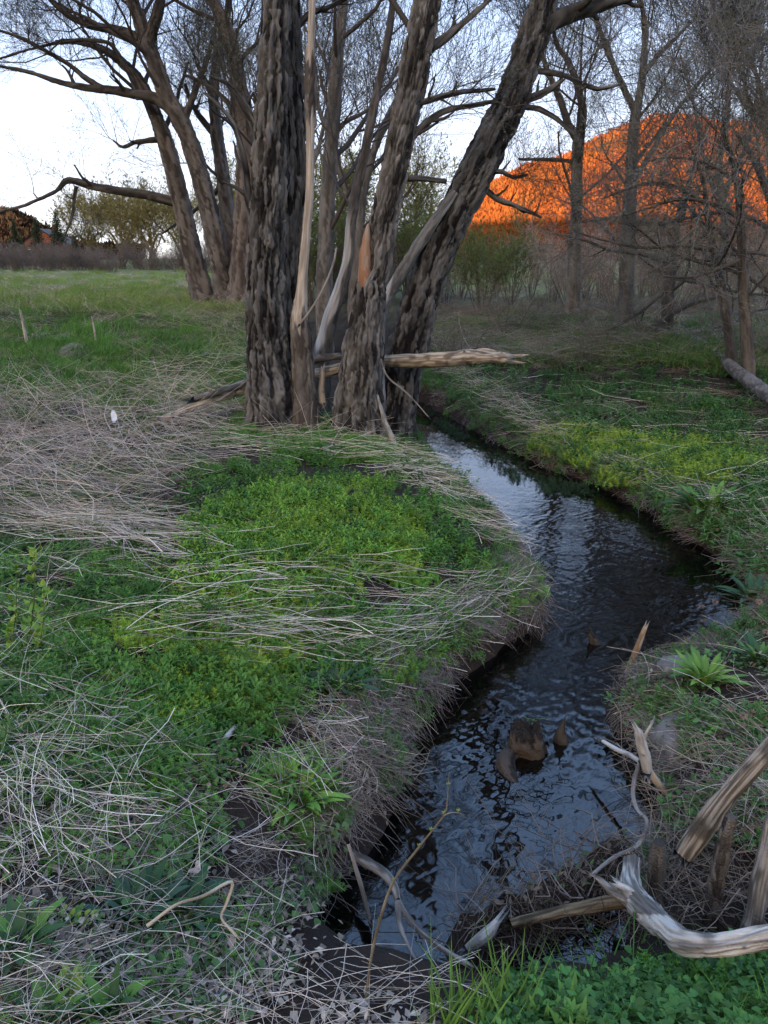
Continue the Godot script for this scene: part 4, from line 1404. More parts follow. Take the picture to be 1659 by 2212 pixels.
func make_house() -> void:
	var p := at_z(112, 560, 135.0)
	p.y = height(p.x, p.z)
	var root := thing("house", "small red brick house with pale corner half hidden by conifers", "house", p)
	var brick := col(0.26, 0.085, 0.05)
	var w := MB.new()
	w.box(Vector3(0, 1.6, 0), Vector3(7.0, 3.2, 6.0), brick)
	for z in [-3.0, 3.0]:
		w.tri(Vector3(-3.5, 3.2, z), Vector3(0, 5.4, z), Vector3(3.5, 3.2, z), brick)
	part(root, "wall", w.mesh(), mats["stone"])
	var r := MB.new()
	for s in [-1.0, 1.0]:
		for y in [0.0, 0.14]:
			var a := Vector3(s * 3.9, 3.0 + y, 3.4)
			var b := Vector3(0, 5.46 + y, 3.4)
			r.tri(a, b, Vector3(0, b.y, -3.4), col(0.1, 0.1, 0.1))
			r.tri(a, Vector3(0, b.y, -3.4), Vector3(a.x, a.y, -3.4), col(0.1, 0.1, 0.1))
	var roof := part(root, "roof", r.mesh(), mats["stone"])
	var ch := MB.new()
	ch.box(Vector3(1.4, 5.4, 0.4), Vector3(0.7, 1.8, 0.7), brick)
	part(roof, "chimney", ch.mesh(), mats["stone"])
	for x in [-2.0, 1.7]:
		var f := MB.new()
		f.box(Vector3(x, 1.7, 3.02), Vector3(1.1, 1.4, 0.08), col(0.6, 0.6, 0.58))
		var win := part(root, "window", f.mesh(), mats["stone"])
		var g := MB.new()
		g.box(Vector3(x, 1.7, 3.065), Vector3(0.9, 1.2, 0.03), col(0.05, 0.06, 0.07))
		part(win, "pane", g.mesh(), mats["water_glass"])
	var c := MB.new()
	c.box(Vector3(-3.52, 1.6, 3.02), Vector3(0.35, 3.2, 0.3), col(0.62, 0.6, 0.55))
	part(root, "corner_board", c.mesh(), mats["stone"])


# ---------------------------------------------------------------- logs and driftwood
func log_style(a: Color, b: Color, groove := 0.006, plate := 0.03, jag := 0.03) -> Dictionary:
	return {"depth": groove, "plate": plate, "stretch": 0.07, "base": a, "alt": b, "wood": b, "jag": jag, "lump": 0.17, "grain": 1.5}

func timber(called: String, label: String, category: String, sp: Array, ring: int, step: float, style: Dictionary, seed_: int, mat := "bare_wood") -> Node3D:
	var root := thing(called, label, category, sp[0][0])
	part(root, "stem", bark_mesh(sp[0], sp[1], ring, step, style, seed_, root.position), mats[mat])
	return root

func prong(root: Node3D, called: String, sp: Array, ring: int, style: Dictionary, seed_: int, mat := "bare_wood") -> void:
	part(root, called, bark_mesh(sp[0], sp[1], ring, 0.02, style, seed_, root.position), mats[mat])

func make_logs() -> void:
	var tan_ := log_style(col(0.16, 0.125, 0.09), col(0.48, 0.41, 0.31), 0.007, 0.035, 0.1)
	var sp := stem_px([[350, 905, 14, -0.35], [430, 872, 18, -0.25], [540, 836, 22, 0.1], [600, 824, 23, 0.25], [665, 812, 24, 0.3], [735, 797, 25, 0.3], [820, 782, 27, 0.25], [900, 779, 27, 0.1], [975, 776, 30, -0.05], [1010, 772, 34, -0.05], [1050, 771, 30, -0.1], [1092, 774, 25, -0.1]], 9.35)
	var root := timber("driftwood_log", "long pale barkless log lodged level among the willow trunks, end splintered", "log", sp, 40, 0.02, tan_, 60)
	prong(root, "splinter", stem_px([[1085, 768, 14, 0.1], [1110, 770, 9, 0.1], [1136, 767, 4, 0.1]], 9.2), 14, log_style(col(0.3, 0.25, 0.19), col(0.45, 0.39, 0.31)), 61)
	prong(root, "splinter", stem_px([[1085, 780, 14, 0.1], [1108, 781, 9, 0.1], [1128, 784, 5, 0.1]], 9.2), 14, log_style(col(0.3, 0.25, 0.19), col(0.45, 0.39, 0.31)), 62)
	prong(root, "splinter", stem_px([[1020, 764, 14, 0.1], [1045, 757, 9, 0.1], [1076, 760, 3, 0.1]], 9.2), 14, log_style(col(0.3, 0.25, 0.19), col(0.45, 0.39, 0.31)), 63)
	sp = stem_px([[420, 862, 12, -0.3], [490, 842, 15, -0.2], [545, 822, 16, 0.2], [600, 806, 17, 0.4], [668, 782, 18, 0.45], [700, 772, 17, 0.45], [732, 768, 12, 0.45]], 9.35)
	timber("driftwood_log", "dark broken log lying just above the long pale log between trunks", "log", sp, 28, 0.025, log_style(col(0.09, 0.08, 0.07), col(0.26, 0.23, 0.2), 0.01, 0.04, 0.08), 64)
	sp = stem_px([[856, 968, 8], [845, 940, 12], [832, 912, 12], [824, 885, 9], [818, 862, 5]], 8.75)
	timber("dead_branch", "whitish bare stick leaning on the grey willow foot by the water", "branch", sp, 16, 0.03, log_style(col(0.34, 0.31, 0.27), col(0.5, 0.46, 0.4), 0.003), 65)
	sp = stem_px([[822, 775, 4], [838, 815, 4], [880, 850, 4], [925, 900, 3]], 8.8)
	timber("dead_branch", "thin dry vine hanging from the level log toward the water", "branch", sp, 6, 0.05, log_style(col(0.2, 0.17, 0.14), col(0.3, 0.26, 0.22), 0.001), 66)
	sp = stem_px([[648, 700, 5], [672, 668, 5], [700, 620, 5], [720, 570, 5], [726, 540, 4]], 8.9)
	timber("dead_branch", "thin bare curved twig leaning off the dead pole's foot", "branch", sp, 6, 0.05, log_style(col(0.26, 0.22, 0.18), col(0.36, 0.31, 0.26), 0.001), 67)
	sp = stem_px([[697, 870, 16], [694, 840, 14], [697, 800, 10]], 9.3)
	timber("dead_branch", "short pale snag standing under the level log between trunks", "branch", sp, 12, 0.03, log_style(col(0.3, 0.25, 0.19), col(0.4, 0.34, 0.27), 0.003), 68)

func lift(list: Array, h: float) -> Array:
	var pts := []
	var rad := []
	for e in list:
		var p := on_ground(e[0], e[1])
		var extra: float = e[3] if e.size() > 3 else 0.0
		pts.append(on_y(e[0], e[1], p.y + h + extra))
		rad.append(span(e[2], pts[-1]) * 0.5)
	return [pts, rad]

func make_near_wood() -> void:
	var bleached := log_style(col(0.15, 0.13, 0.11), col(0.52, 0.475, 0.41), 0.009, 0.02, 0.02)
	var sp := lying_px([[1366, 1862, 38, -0.36], [1364, 1900, 44, -0.33], [1374, 1940, 54, -0.29], [1412, 1980, 50, -0.25], [1448, 2012, 47, -0.2], [1476, 2034, 48, -0.16], [1530, 2042, 44, -0.09], [1600, 2034, 40, -0.03], [1690, 2020, 42, 0.03], [1760, 2015, 42, 0.06]])
	var root := timber("driftwood_log", "bleached forked log lying over the dark water hole", "log", sp, 56, 0.012, bleached, 70)
	prong(root, "prong", lying_px([[1380, 1948, 44, -0.28], [1345, 1935, 28, -0.28], [1318, 1922, 20, -0.27], [1296, 1902, 11, -0.25], [1284, 1893, 5, -0.24]]), 20, bleached, 71)
	prong(root, "knot", lying_px([[1366, 1940, 34, -0.28], [1350, 1924, 26, -0.26], [1338, 1914, 18, -0.25]]), 20, bleached, 72)
	sp = lying_px([[1100, 1995, 18, -0.4], [1150, 1985, 24, -0.42], [1220, 1968, 27, -0.42], [1290, 1955, 30, -0.4], [1340, 1948, 30, -0.38]])
	timber("driftwood_log", "yellow-brown wet log crossing under the bleached forked log", "log", sp, 32, 0.02, log_style(col(0.07, 0.05, 0.03), col(0.24, 0.175, 0.1), 0.006), 73)
	sp = lying_px([[1480, 1848, 40, -0.3], [1512, 1800, 44, -0.2], [1552, 1742, 44, -0.08], [1602, 1682, 43, 0.04], [1660, 1620, 40, 0.16], [1720, 1560, 36, 0.28]])
	timber("driftwood_log", "thick tan barkless log leaning down the right bank", "log", sp, 48, 0.015, log_style(col(0.085, 0.068, 0.05), col(0.34, 0.285, 0.22), 0.009, 0.028, 0.03), 74)
	var w := on_y(1535, 2010, -0.55)
	sp = stem_px([[1532, 2015, 38], [1540, 1950, 36], [1552, 1880, 35], [1566, 1810, 30], [1580, 1765, 26]], -w.z)
	timber("post", "dark rough-barked post standing in the hole beside tan log", "post", sp, 48, 0.012, {"depth": 0.007, "plate": 0.02, "stretch": 0.3, "base": col(0.045, 0.038, 0.032), "alt": col(0.15, 0.13, 0.11), "wood": col(0.12, 0.1, 0.08)}, 75, "bark")
	w = on_y(1625, 2010, -0.45)
	sp = stem_px([[1622, 2015, 44], [1636, 1940, 44], [1650, 1870, 43], [1666, 1800, 40], [1674, 1760, 34]], -w.z)
	timber("post", "smooth grey post standing at the right edge behind bleached log", "post", sp, 48, 0.015, log_style(col(0.12, 0.108, 0.095), col(0.32, 0.29, 0.255), 0.006, 0.025), 76)
	w = on_y(1385, 1960, -0.58)
	sp = stem_px([[1418, 1985, 34], [1416, 1920, 36], [1420, 1860, 34], [1424, 1820, 26]], -w.z - 0.05)
	timber("post", "dark wet post behind the bleached forked log's upper end", "post", sp, 32, 0.02, {"depth": 0.006, "plate": 0.025, "stretch": 0.2, "base": col(0.06, 0.052, 0.045), "alt": col(0.13, 0.115, 0.1)}, 77, "bark")
	sp = lying_px([[1010, 2050, 20, -0.45], [1035, 2030, 24, -0.42], [1060, 2008, 22, -0.4], [1074, 1990, 14, -0.38]])
	timber("driftwood_log", "short pale log end poking from the debris over black water", "log", sp, 28, 0.012, log_style(col(0.22, 0.2, 0.17), col(0.38, 0.35, 0.31), 0.004), 78)
	# left bank branch sliding into the water
	sp = lying_px([[760, 1842, 16, -0.42], [790, 1862, 21, -0.4], [828, 1885, 20, -0.36], [852, 1918, 18, -0.34], [866, 1960, 15, -0.34], [905, 2010, 14, -0.34], [950, 2045, 14, -0.32], [1005, 2080, 11, -0.25]])
	root = timber("driftwood_branch", "curved smooth grey branch sliding from the left bank into water", "branch", sp, 32, 0.012, log_style(col(0.085, 0.075, 0.065), col(0.25, 0.225, 0.195), 0.003), 79)
	prong(root, "fork", lying_px([[860, 1950, 16, -0.34], [864, 2000, 12, -0.34], [880, 2040, 9, -0.33], [905, 2085, 6, -0.3]]), 14, log_style(col(0.15, 0.13, 0.11), col(0.25, 0.22, 0.19), 0.002), 80)
	sp = lying_px([[752, 1822, 8, -0.2], [770, 1880, 10, -0.3], [785, 1930, 10, -0.4], [798, 1985, 8, -0.5]])
	timber("driftwood_branch", "straight grey stick standing beside the curved smooth branch", "branch", sp, 14, 0.02, log_style(col(0.2, 0.17, 0.15), col(0.33, 0.3, 0.26), 0.002), 81)
	# stakes on the right spit
	w = on_ground(1345, 1490)
	sp = stem_px([[1346, 1490, 20], [1358, 1452, 18], [1370, 1418, 15], [1382, 1385, 14], [1392, 1360, 11]], -w.z)
	timber("stake", "orange-streaked bare stake leaning over the water on the spit", "stake", sp, 24, 0.015, log_style(col(0.32, 0.2, 0.1), col(0.5, 0.41, 0.3), 0.003, 0.02, 0.03), 82)
	sp = stem_px([[1398, 1665, 20], [1394, 1640, 22], [1386, 1610, 20], [1380, 1585, 16], [1374, 1572, 8]], -on_y(1395, 1665, -0.3).z)
	root = timber("driftwood_branch", "splintered grey snag with forked tip over the undercut bank", "branch", sp, 20, 0.012, log_style(col(0.22, 0.2, 0.18), col(0.42, 0.39, 0.35), 0.004), 83)
	prong(root, "tip", stem_px([[1388, 1605, 12], [1394, 1588, 9], [1404, 1570, 5]], -on_y(1395, 1665, -0.3).z), 12, log_style(col(0.22, 0.2, 0.18), col(0.42, 0.39, 0.35), 0.002), 84)
	prong(root, "root_stub", lying_px([[1394, 1655, 20, -0.3], [1420, 1690, 16, -0.34], [1446, 1722, 12, -0.4]]), 16, log_style(col(0.26, 0.2, 0.13), col(0.4, 0.33, 0.24), 0.003), 85)
	sp = lying_px([[1302, 1601, 7, -0.42], [1330, 1618, 10, -0.4], [1362, 1632, 11, -0.36], [1390, 1650, 9, -0.32]])
	timber("driftwood_branch", "whitish stick pointing from the grey snag over the stream", "branch", sp, 12, 0.02, log_style(col(0.34, 0.31, 0.28), col(0.5, 0.47, 0.43), 0.002), 86)
	sp = lying_px([[1384, 1640, 10, -0.3], [1372, 1680, 11, -0.35], [1368, 1720, 11, -0.38], [1378, 1752, 10, -0.4], [1396, 1770, 10, -0.4], [1392, 1800, 10, -0.4], [1372, 1830, 9, -0.42], [1330, 1850, 9, -0.42], [1290, 1880, 8, -0.42]])
	timber("driftwood_branch", "long crooked grey branch hanging from the snag to debris", "branch", sp, 12, 0.02, log_style(col(0.17, 0.155, 0.14), col(0.32, 0.29, 0.26), 0.002), 87)
	sp = lift([[150, 1100, 9, 0.02], [175, 1101, 12, 0.02], [215, 1103, 13, 0.02], [260, 1115, 10, 0.0], [310, 1140, 6, 0.0]], 0.05)
	timber("dead_branch", "pale straight branch lying in the dry tangle of left meadow edge", "branch", sp, 12, 0.03, log_style(col(0.35, 0.31, 0.25), col(0.52, 0.47, 0.4), 0.002), 88)
	sp = lift([[238, 826, 7], [270, 836, 8], [295, 848, 7]], 0.04)
	timber("dead_branch", "short pale branch lying in meadow grass beyond the tangle", "branch", sp, 10, 0.05, log_style(col(0.35, 0.31, 0.25), col(0.5, 0.45, 0.38), 0.002), 89)
	sp = lift([[468, 1622, 9], [480, 1604, 14], [494, 1586, 15], [506, 1572, 12]], 0.03)
	timber("dead_branch", "short whitish broken stick lying on the green mat", "branch", sp, 14, 0.012, log_style(col(0.42, 0.38, 0.32), col(0.62, 0.58, 0.52), 0.002), 90)
	sp = lift([[120, 1745, 10], [160, 1775, 16], [190, 1800, 18], [215, 1818, 16], [248, 1835, 12]], 0.02)
	timber("dead_branch", "brown broken branch half buried in the dry stem tangle", "branch", sp, 16, 0.02, log_style(col(0.14, 0.11, 0.08), col(0.3, 0.25, 0.19), 0.004), 91)
	timber("dead_branch", "slender kinked dry branch lying above dark rosette leaves", "branch", lying_px([[318, 2000, 8, 0.08], [380, 1955, 7, 0.13], [440, 1935, 8, 0.16], [500, 1905, 7, 0.16], [490, 1950, 6, 0.1], [478, 1982, 6, 0.06], [500, 2010, 6, 0.05]]), 10, 0.02, log_style(col(0.34, 0.28, 0.2), col(0.5, 0.43, 0.33), 0.001), 92)
	var d0: float = -on_ground(60, 752).z
	timber("dead_stalk", "pale broken stalk standing upright in the green meadow", "stalk", stem_px([[60, 754, 6], [55, 725, 7], [50, 700, 6], [44, 672, 4]], d0), 8, 0.05, log_style(col(0.35, 0.31, 0.25), col(0.5, 0.45, 0.38), 0.001), 93)
	d0 = -on_ground(208, 748).z
	timber("dead_stalk", "thin pale stalk standing in meadow beside the brown hummock", "stalk", stem_px([[209, 748, 4], [204, 715, 4], [199, 688, 3]], d0), 6, 0.05, log_style(col(0.35, 0.31, 0.25), col(0.5, 0.45, 0.38), 0.001), 94)
	# bud-bearing twig rising out of the foreground
	sp = stem_px([[790, 2160, 7], [800, 2080, 6], [820, 1990, 6], [850, 1905, 5], [905, 1830, 5], [958, 1762, 4], [966, 1730, 3], [968, 1698, 2]], 1.72)
	root = timber("budding_twig", "slender brown sapling twig with yellow-green buds rising before the water", "twig", sp, 8, 0.02, log_style(col(0.16, 0.13, 0.09), col(0.26, 0.22, 0.15), 0.0005), 95)
	var bud := MB.new()
	rng.seed = 95
	for k in 5:
		var an := k * 1.3
		bud.leaf(Vector3.ZERO, Vector3(cos(an) * 0.5, 0.8, sin(an) * 0.5) * 0.014, Vector3(-sin(an), 0, cos(an)), 0.005, Vector3(0, -0.001, 0), col(0.22, 0.3, 0.06), col(0.3, 0.36, 0.08))
	var bm := bud.mesh()
	for e in [[968, 1698], [958, 1760], [930, 1795], [905, 1830], [880, 1865], [850, 1905], [838, 1940], [820, 1990], [812, 2030], [800, 2080], [990, 1755]]:
		var q := part(root, "bud", bm, mats["leaf"])
		q.position = at_z(e[0], e[1], 1.72) - root.position
	prong(root, "side_twig", stem_px([[958, 1762, 3], [975, 1755, 3], [995, 1757, 2], [1005, 1765, 2]], 1.72), 6, log_style(col(0.16, 0.13, 0.09), col(0.26, 0.22, 0.15), 0.0005), 96)

func make_water_wood() -> void:
	var wet := {"depth": 0.008, "plate": 0.03, "stretch": 0.12, "base": col(0.02, 0.017, 0.014), "alt": col(0.07, 0.056, 0.042), "wood": col(0.09, 0.075, 0.06), "jag": 0.02}
	var w := on_y(1278, 1388, WATER)
	var sp := stem_px([[1292, 1408, 36], [1286, 1390, 26], [1279, 1374, 15], [1275, 1360, 4]], -w.z)
	timber("snag", "small dark snag with pale tip breaking midstream ripples", "snag", sp, 20, 0.01, wet, 101)
	w = on_y(1425, 1415, WATER)
	sp = stem_px([[1402, 1425, 12], [1418, 1415, 26], [1432, 1405, 20], [1440, 1392, 10], [1446, 1386, 4]], -w.z)
	timber("snag", "dark wet branch stub rising from water near the grey stone", "snag", sp, 16, 0.01, wet, 102)
	# hollow stump in the stream
	var c := on_y(1150, 1606, WATER)
	var root := thing("stump", "rotten hollow stump standing in the stream with grass on top", "stump", Vector3(c.x, WATER - 0.1, c.z))
	var rot := {"depth": 0.018, "plate": 0.04, "stretch": 0.15, "base": col(0.022, 0.017, 0.013), "alt": col(0.085, 0.063, 0.044), "wood": col(0.045, 0.034, 0.027), "lump": 0.6, "jag": 0.03}
	part(root, "wood", bark_mesh([Vector3(c.x + 0.02, -0.85, c.z + 0.05), Vector3(c.x + 0.01, -0.66, c.z + 0.03), Vector3(c.x - 0.01, -0.57, c.z + 0.01), Vector3(c.x - 0.02, -0.51, c.z)], [0.15, 0.12, 0.115, 0.09], 60, 0.01, rot, 103, root.position), mats["bark"])
	part(root, "root", bark_mesh([Vector3(c.x - 0.08, -0.62, c.z + 0.06), Vector3(c.x - 0.17, -0.6, c.z + 0.16), Vector3(c.x - 0.16, -0.62, c.z + 0.28), Vector3(c.x - 0.08, -0.66, c.z + 0.38)], [0.06, 0.05, 0.045, 0.03], 24, 0.012, {"depth": 0.01, "plate": 0.03, "stretch": 0.2, "base": col(0.025, 0.021, 0.018), "alt": col(0.08, 0.066, 0.053), "lump": 0.3}, 104, root.position), mats["bark"])
	rng.seed = 105
	for k in 9:
		var b := MB.new()
		var an := rng.randf() * TAU
		b.blade(Vector3.ZERO, Vector3(cos(an) * 0.7, 1, sin(an) * 0.7).normalized(), Vector3(-sin(an), 0, cos(an)), rng.randf_range(0.05, 0.09), 0.009, 0.9, 4, col(0.12, 0.2, 0.05), col(0.2, 0.28, 0.09))
		var q := part(root, "blade", b.mesh(), mats["leaf"])
		q.position = Vector3(c.x + 0.0 + rng.randf_range(-0.02, 0.02), -0.47, c.z - 0.02) - root.position
	w = on_y(1212, 1600, WATER)
	sp = stem_px([[1216, 1625, 46], [1212, 1600, 34], [1212, 1580, 20], [1216, 1562, 9], [1220, 1552, 3]], -w.z)
	timber("snag", "dark pointed fin of rotten wood beside the hollow stump", "snag", sp, 18, 0.01, wet, 106)
	# stones of the undercut right bank
	stone("flat grey stone at the water's edge by the bright rosette", 1468, 1446, Vector3(0.14, 0.07, 0.1), 111, 0.0)
	stone("dark squared block under the overhanging bank turf", 1500, 1560, Vector3(0.22, 0.12, 0.14), 112, -0.12)
	stone("dark upright block inside the undercut hollow", 1460, 1625, Vector3(0.1, 0.2, 0.12), 113, -0.1)

func stone(label: String, u: float, v: float, size: Vector3, seed_: int, dy: float) -> void:
	var p := on_ground(u, v)
	p.y += dy
	var s := SphereMesh.new()
	s.radius = 0.5
	s.height = 1.0
	s.radial_segments = 28
	s.rings = 16
	var arr := s.get_mesh_arrays()
	var vv: PackedVector3Array = arr[Mesh.ARRAY_VERTEX]
	var cc := PackedColorArray()
	var nz := FastNoiseLite.new()
	nz.seed = seed_
	nz.frequency = 1.6
	for i in vv.size():
		var q := vv[i]
		var e := maxf(maxf(absf(q.x), absf(q.y)), absf(q.z))
		q = q.lerp(q * (0.42 / maxf(e, 0.01)), 0.55) * (1.0 + 0.3 * nz.get_noise_3dv(q))
		vv[i] = q * size * 2.0
		cc.append(col(0.16, 0.145, 0.13) * (1.0 + 0.8 * nz.get_noise_3dv(q * 3.0)))
	var st := SurfaceTool.new()
	arr[Mesh.ARRAY_VERTEX] = vv
	arr[Mesh.ARRAY_COLOR] = cc
	var am := ArrayMesh.new()
	am.add_surface_from_arrays(Mesh.PRIMITIVE_TRIANGLES, arr)
	st.create_from(am, 0)
	st.generate_normals()
	solo("stone", label, "stone", st.commit(), mats["stone"], p)


# ---------------------------------------------------------------- plants that can be told apart
func leaf_shape(width: float, curl: float, wave: float, rows := 7) -> ArrayMesh:
	var mb := MB.new()
	for j in rows + 1:
		var f := float(j) / rows
		var w := width * pow(sin(PI * pow(clampf(f * 0.93 + 0.06, 0, 1), 0.8)), 0.9) * 0.5
		var y := sin(f * curl) / maxf(curl, 0.01)
		var z := (1.0 - cos(f * curl)) / maxf(curl, 0.01)
		var nrm := Vector3(0, -sin(f * curl), cos(f * curl)) * -1.0
		for s in [-1.0, 0.0, 1.0]:
			mb.v.append(Vector3(s * w, y, z) - nrm * absf(s) * w * 0.35 * -1.0 + nrm * wave * sin(f * 17.0) * s * w)
			mb.n.append((nrm + Vector3(-s * 0.35, 0, 0)).normalized())
			mb.c.append(Color(1, 1, 1) if s != 0.0 else Color(1.25, 1.2, 1.15))
	for j in rows:
		for s in 2:
			var k := j * 3 + s
			mb.t.append_array(PackedInt32Array([k, k + 1, k + 3, k + 1, k + 4, k + 3]))
	return mb.mesh()

func green(called: String, c: Color) -> StandardMaterial3D:
	if not mats.has(called):
		var m: StandardMaterial3D = mats["leaf"].duplicate()
		m.resource_name = called
		m.albedo_color = c.linear_to_srgb()
		mats[called] = m
	return mats[called]

func clump(label: String, p: Vector3, leaves: int, size: float, upright: float, spread: float, shapes: Array, greens: Array, seed_: int, called := "leafy_plant", group := "") -> Node3D:
	rng.seed = seed_
	var root := thing(called, label, "plant", p + Vector3(0, 0.025, 0), group)
	if size > 0.09 and called == "leafy_plant": size *= 1.3
	for k in leaves:
		var f := sqrt((k + 0.5) / leaves)
		var an := k * 2.39996 + rng.randf_range(-0.3, 0.3)
		var out := Vector3(cos(an), 0, sin(an))
		var o := part(root, "leaf", shapes[rng.randi() % shapes.size()], greens[rng.randi() % greens.size()])
		var tilt := lerpf(0.1, 1.35 - upright, f) + rng.randf_range(-0.15, 0.15)
		var y := (out * sin(tilt) + Vector3.UP * cos(tilt)).normalized()
		var x := y.cross(out if absf(y.dot(out)) < 0.98 else Vector3.UP).normalized()
		if x.length() < 0.1: x = Vector3(-out.z, 0, out.x)
		var z := x.cross(y)
		if z.y > 0.0: z = -z; x = -x
		var s := size * rng.randf_range(0.65, 1.15) * lerpf(0.75, 1.0, f)
		o.transform = Transform3D(Basis(x, y, z).scaled_local(Vector3.ONE * s), out * spread * f * rng.randf_range(0.5, 1.0) + Vector3(0, -0.005, 0))
	return root

func make_clumps() -> void:
	var lance := [leaf_shape(0.22, 0.7, 0.0), leaf_shape(0.26, 1.0, 0.05), leaf_shape(0.2, 0.4, 0.03)]
	var broad := [leaf_shape(0.27, 0.9, 0.1), leaf_shape(0.24, 1.3, 0.12), leaf_shape(0.3, 0.7, 0.08)]
	var oval := [leaf_shape(0.7, 0.5, 0.0, 5), leaf_shape(0.62, 0.9, 0.05, 5)]
	mats["lance"] = lance
	mats["broad"] = broad
	mats["oval"] = oval
	var bright := [green("leaf_bright", col(0.123, 0.250, 0.044)), green("leaf_fresh", col(0.167, 0.294, 0.050)), green("leaf_mid", col(0.087, 0.188, 0.039))]
	var deep := [green("leaf_deep", col(0.028, 0.07, 0.03)), green("leaf_dark", col(0.04, 0.09, 0.035)), green("leaf_blue", col(0.045, 0.085, 0.05))]
	var lime := [green("leaf_lime", col(0.217, 0.300, 0.044)), green("leaf_yellow", col(0.275, 0.325, 0.055)), green("leaf_fresh", col(0.1, 0.2, 0.04))]
	clump("bright green rosette of strap leaves at the left bank's edge", on_ground(650, 1735), 60, 0.13, 0.45, 0.1, lance, bright, 201)
	clump("second bright rosette spilling down beside the strap-leaved one", on_ground(610, 1690), 26, 0.1, 0.4, 0.06, lance, bright, 202)
	clump("dark green leafy rosette above the undercut left bank", on_ground(728, 1492), 46, 0.13, 0.4, 0.1, lance, [deep[1], bright[2], deep[2]], 203)
	clump("large deep-green strap-leaved clump on the far right bank", on_ground(1535, 1105), 80, 0.24, 0.5, 0.26, lance, [bright[2], deep[1], bright[0]], 204)
	clump("bright rosette beside the grey stone on the right spit", on_ground(1520, 1480), 44, 0.15, 0.6, 0.09, lance, bright, 205)
	clump("small bright rosette at the water's edge past the grey stone", on_ground(1640, 1430), 26, 0.14, 0.5, 0.08, lance, [bright[2], deep[1]], 206)
	clump("leafy clump overhanging the stream beside the seed heads", on_ground(1625, 1300), 40, 0.16, 0.3, 0.14, lance, deep, 207)
	clump("dark broad-leaved rosette under the slender kinked branch", on_ground(395, 1985), 46, 0.1, 0.3, 0.1, broad, deep, 208)
	clump("dark upright broad-leaved clump left of the kinked branch", on_ground(285, 1990), 50, 0.1, 0.5, 0.14, broad, deep, 209)
	clump("dark narrow-leaved sprout at the lower left among dry stems", on_ground(45, 2060), 20, 0.11, 0.7, 0.04, broad, [deep[1], bright[2]], 210)
	clump("tall pale-green leafy shoot at the lower left among litter", on_ground(165, 2200), 26, 0.095, 0.7, 0.05, broad, [bright[1], lime[0], bright[2]], 211)
	clump("dark pointed shoot right of the tall pale-green one", on_ground(240, 2215), 14, 0.11, 1.1, 0.03, lance, [bright[2], deep[1]], 212)
	clump("dark pointed shoot left of the tall pale-green one", on_ground(95, 2225), 14, 0.11, 0.95, 0.04, lance, [bright[2], deep[1]], 213)
	clump("round-leaved low mound beside the whitish broken stick", on_ground(478, 1672), 150, 0.026, 0.5, 0.13, oval, [green("leaf_box", col(0.075, 0.14, 0.03)), lime[2], deep[1]], 214)
	clump("yellow-green small-leaved mound left of the broken stick", on_ground(335, 1625), 130, 0.024, 0.5, 0.14, oval, lime, 215)
	clump("dark round-leaved mound below the strap-leaved rosette", on_ground(395, 1850), 150, 0.026, 0.5, 0.15, oval, [deep[1], green("leaf_box", col(0.075, 0.14, 0.03)), deep[0]], 216)
	clump("yellow-green round-leaved mound by the dark rosettes", on_ground(140, 2030), 110, 0.024, 0.5, 0.13, oval, [lime[0], bright[2]], 217)
	clump("little clover-like patch growing on the left bank face", on_ground(800, 1560), 60, 0.022, 0.2, 0.1, oval, [green("leaf_clover", col(0.14, 0.22, 0.11)), deep[2]], 218)
	clump("tiny sprout on the mud at the left waterline", on_ground(745, 1915), 9, 0.06, 0.5, 0.02, lance, bright, 219)
	clump("round-leaved vine growth beside the tan leaning log", on_ground(1600, 1590), 70, 0.05, 0.3, 0.16, oval, [bright[0], bright[2], deep[1]], 220)
	clump("glossy round-leaved growth right of the tan leaning log", on_ground(1660, 1730), 60, 0.055, 0.3, 0.16, oval, [bright[0], bright[1], deep[1]], 221)
	clump("small-leaved sprouts crowning the spit around the orange stake", on_ground(1345, 1520), 70, 0.035, 0.3, 0.12, oval, [deep[1], deep[2], bright[2]], 222)
	# leaning leafy stems at the left edge
	for e in [[55, 1420, 1180, "leafy upright stem at the left edge, tallest of the pair"], [75, 1430, 1260, "shorter leafy upright stem at the left edge"], [15, 1440, 1220, "leafy stem half out of frame at the left edge"]]:
		var p := on_ground(e[0], e[1])
		var top := at_z(e[0] + 20, e[2], -p.z)
		var root := timber("sapling", e[3], "plant", [[p, p.lerp(top, 0.5) + Vector3(0.02, 0, 0), top], [0.004, 0.003, 0.0015]], 6, 0.04, log_style(col(0.12, 0.15, 0.06), col(0.16, 0.2, 0.08), 0.0003), 220)
		rng.seed = int(e[2])
		for k in 30:
			var f := rng.randf_range(0.2, 1.0)
			var q := part(root, "leaf", oval[k % 2], [lime[0], lime[2], bright[1]][k % 3])
			var an := rng.randf() * TAU
			var y := Vector3(cos(an), rng.randf_range(0.0, 0.9), sin(an)).normalized()
			var x := y.cross(Vector3.UP).normalized()
			q.transform = Transform3D(Basis(x, y, x.cross(y)).scaled_local(Vector3.ONE * rng.randf_range(0.03, 0.055)), Vector3(0, 0, 0).lerp(top - p, f))
	# foreground right: tall grass tuft, sprouts and creeping mat
	rng.seed = 230
	var tuft_ := thing("grass_tuft", "tuft of long green grass blades at the near bank's edge", "grass", on_ground(1010, 2225))
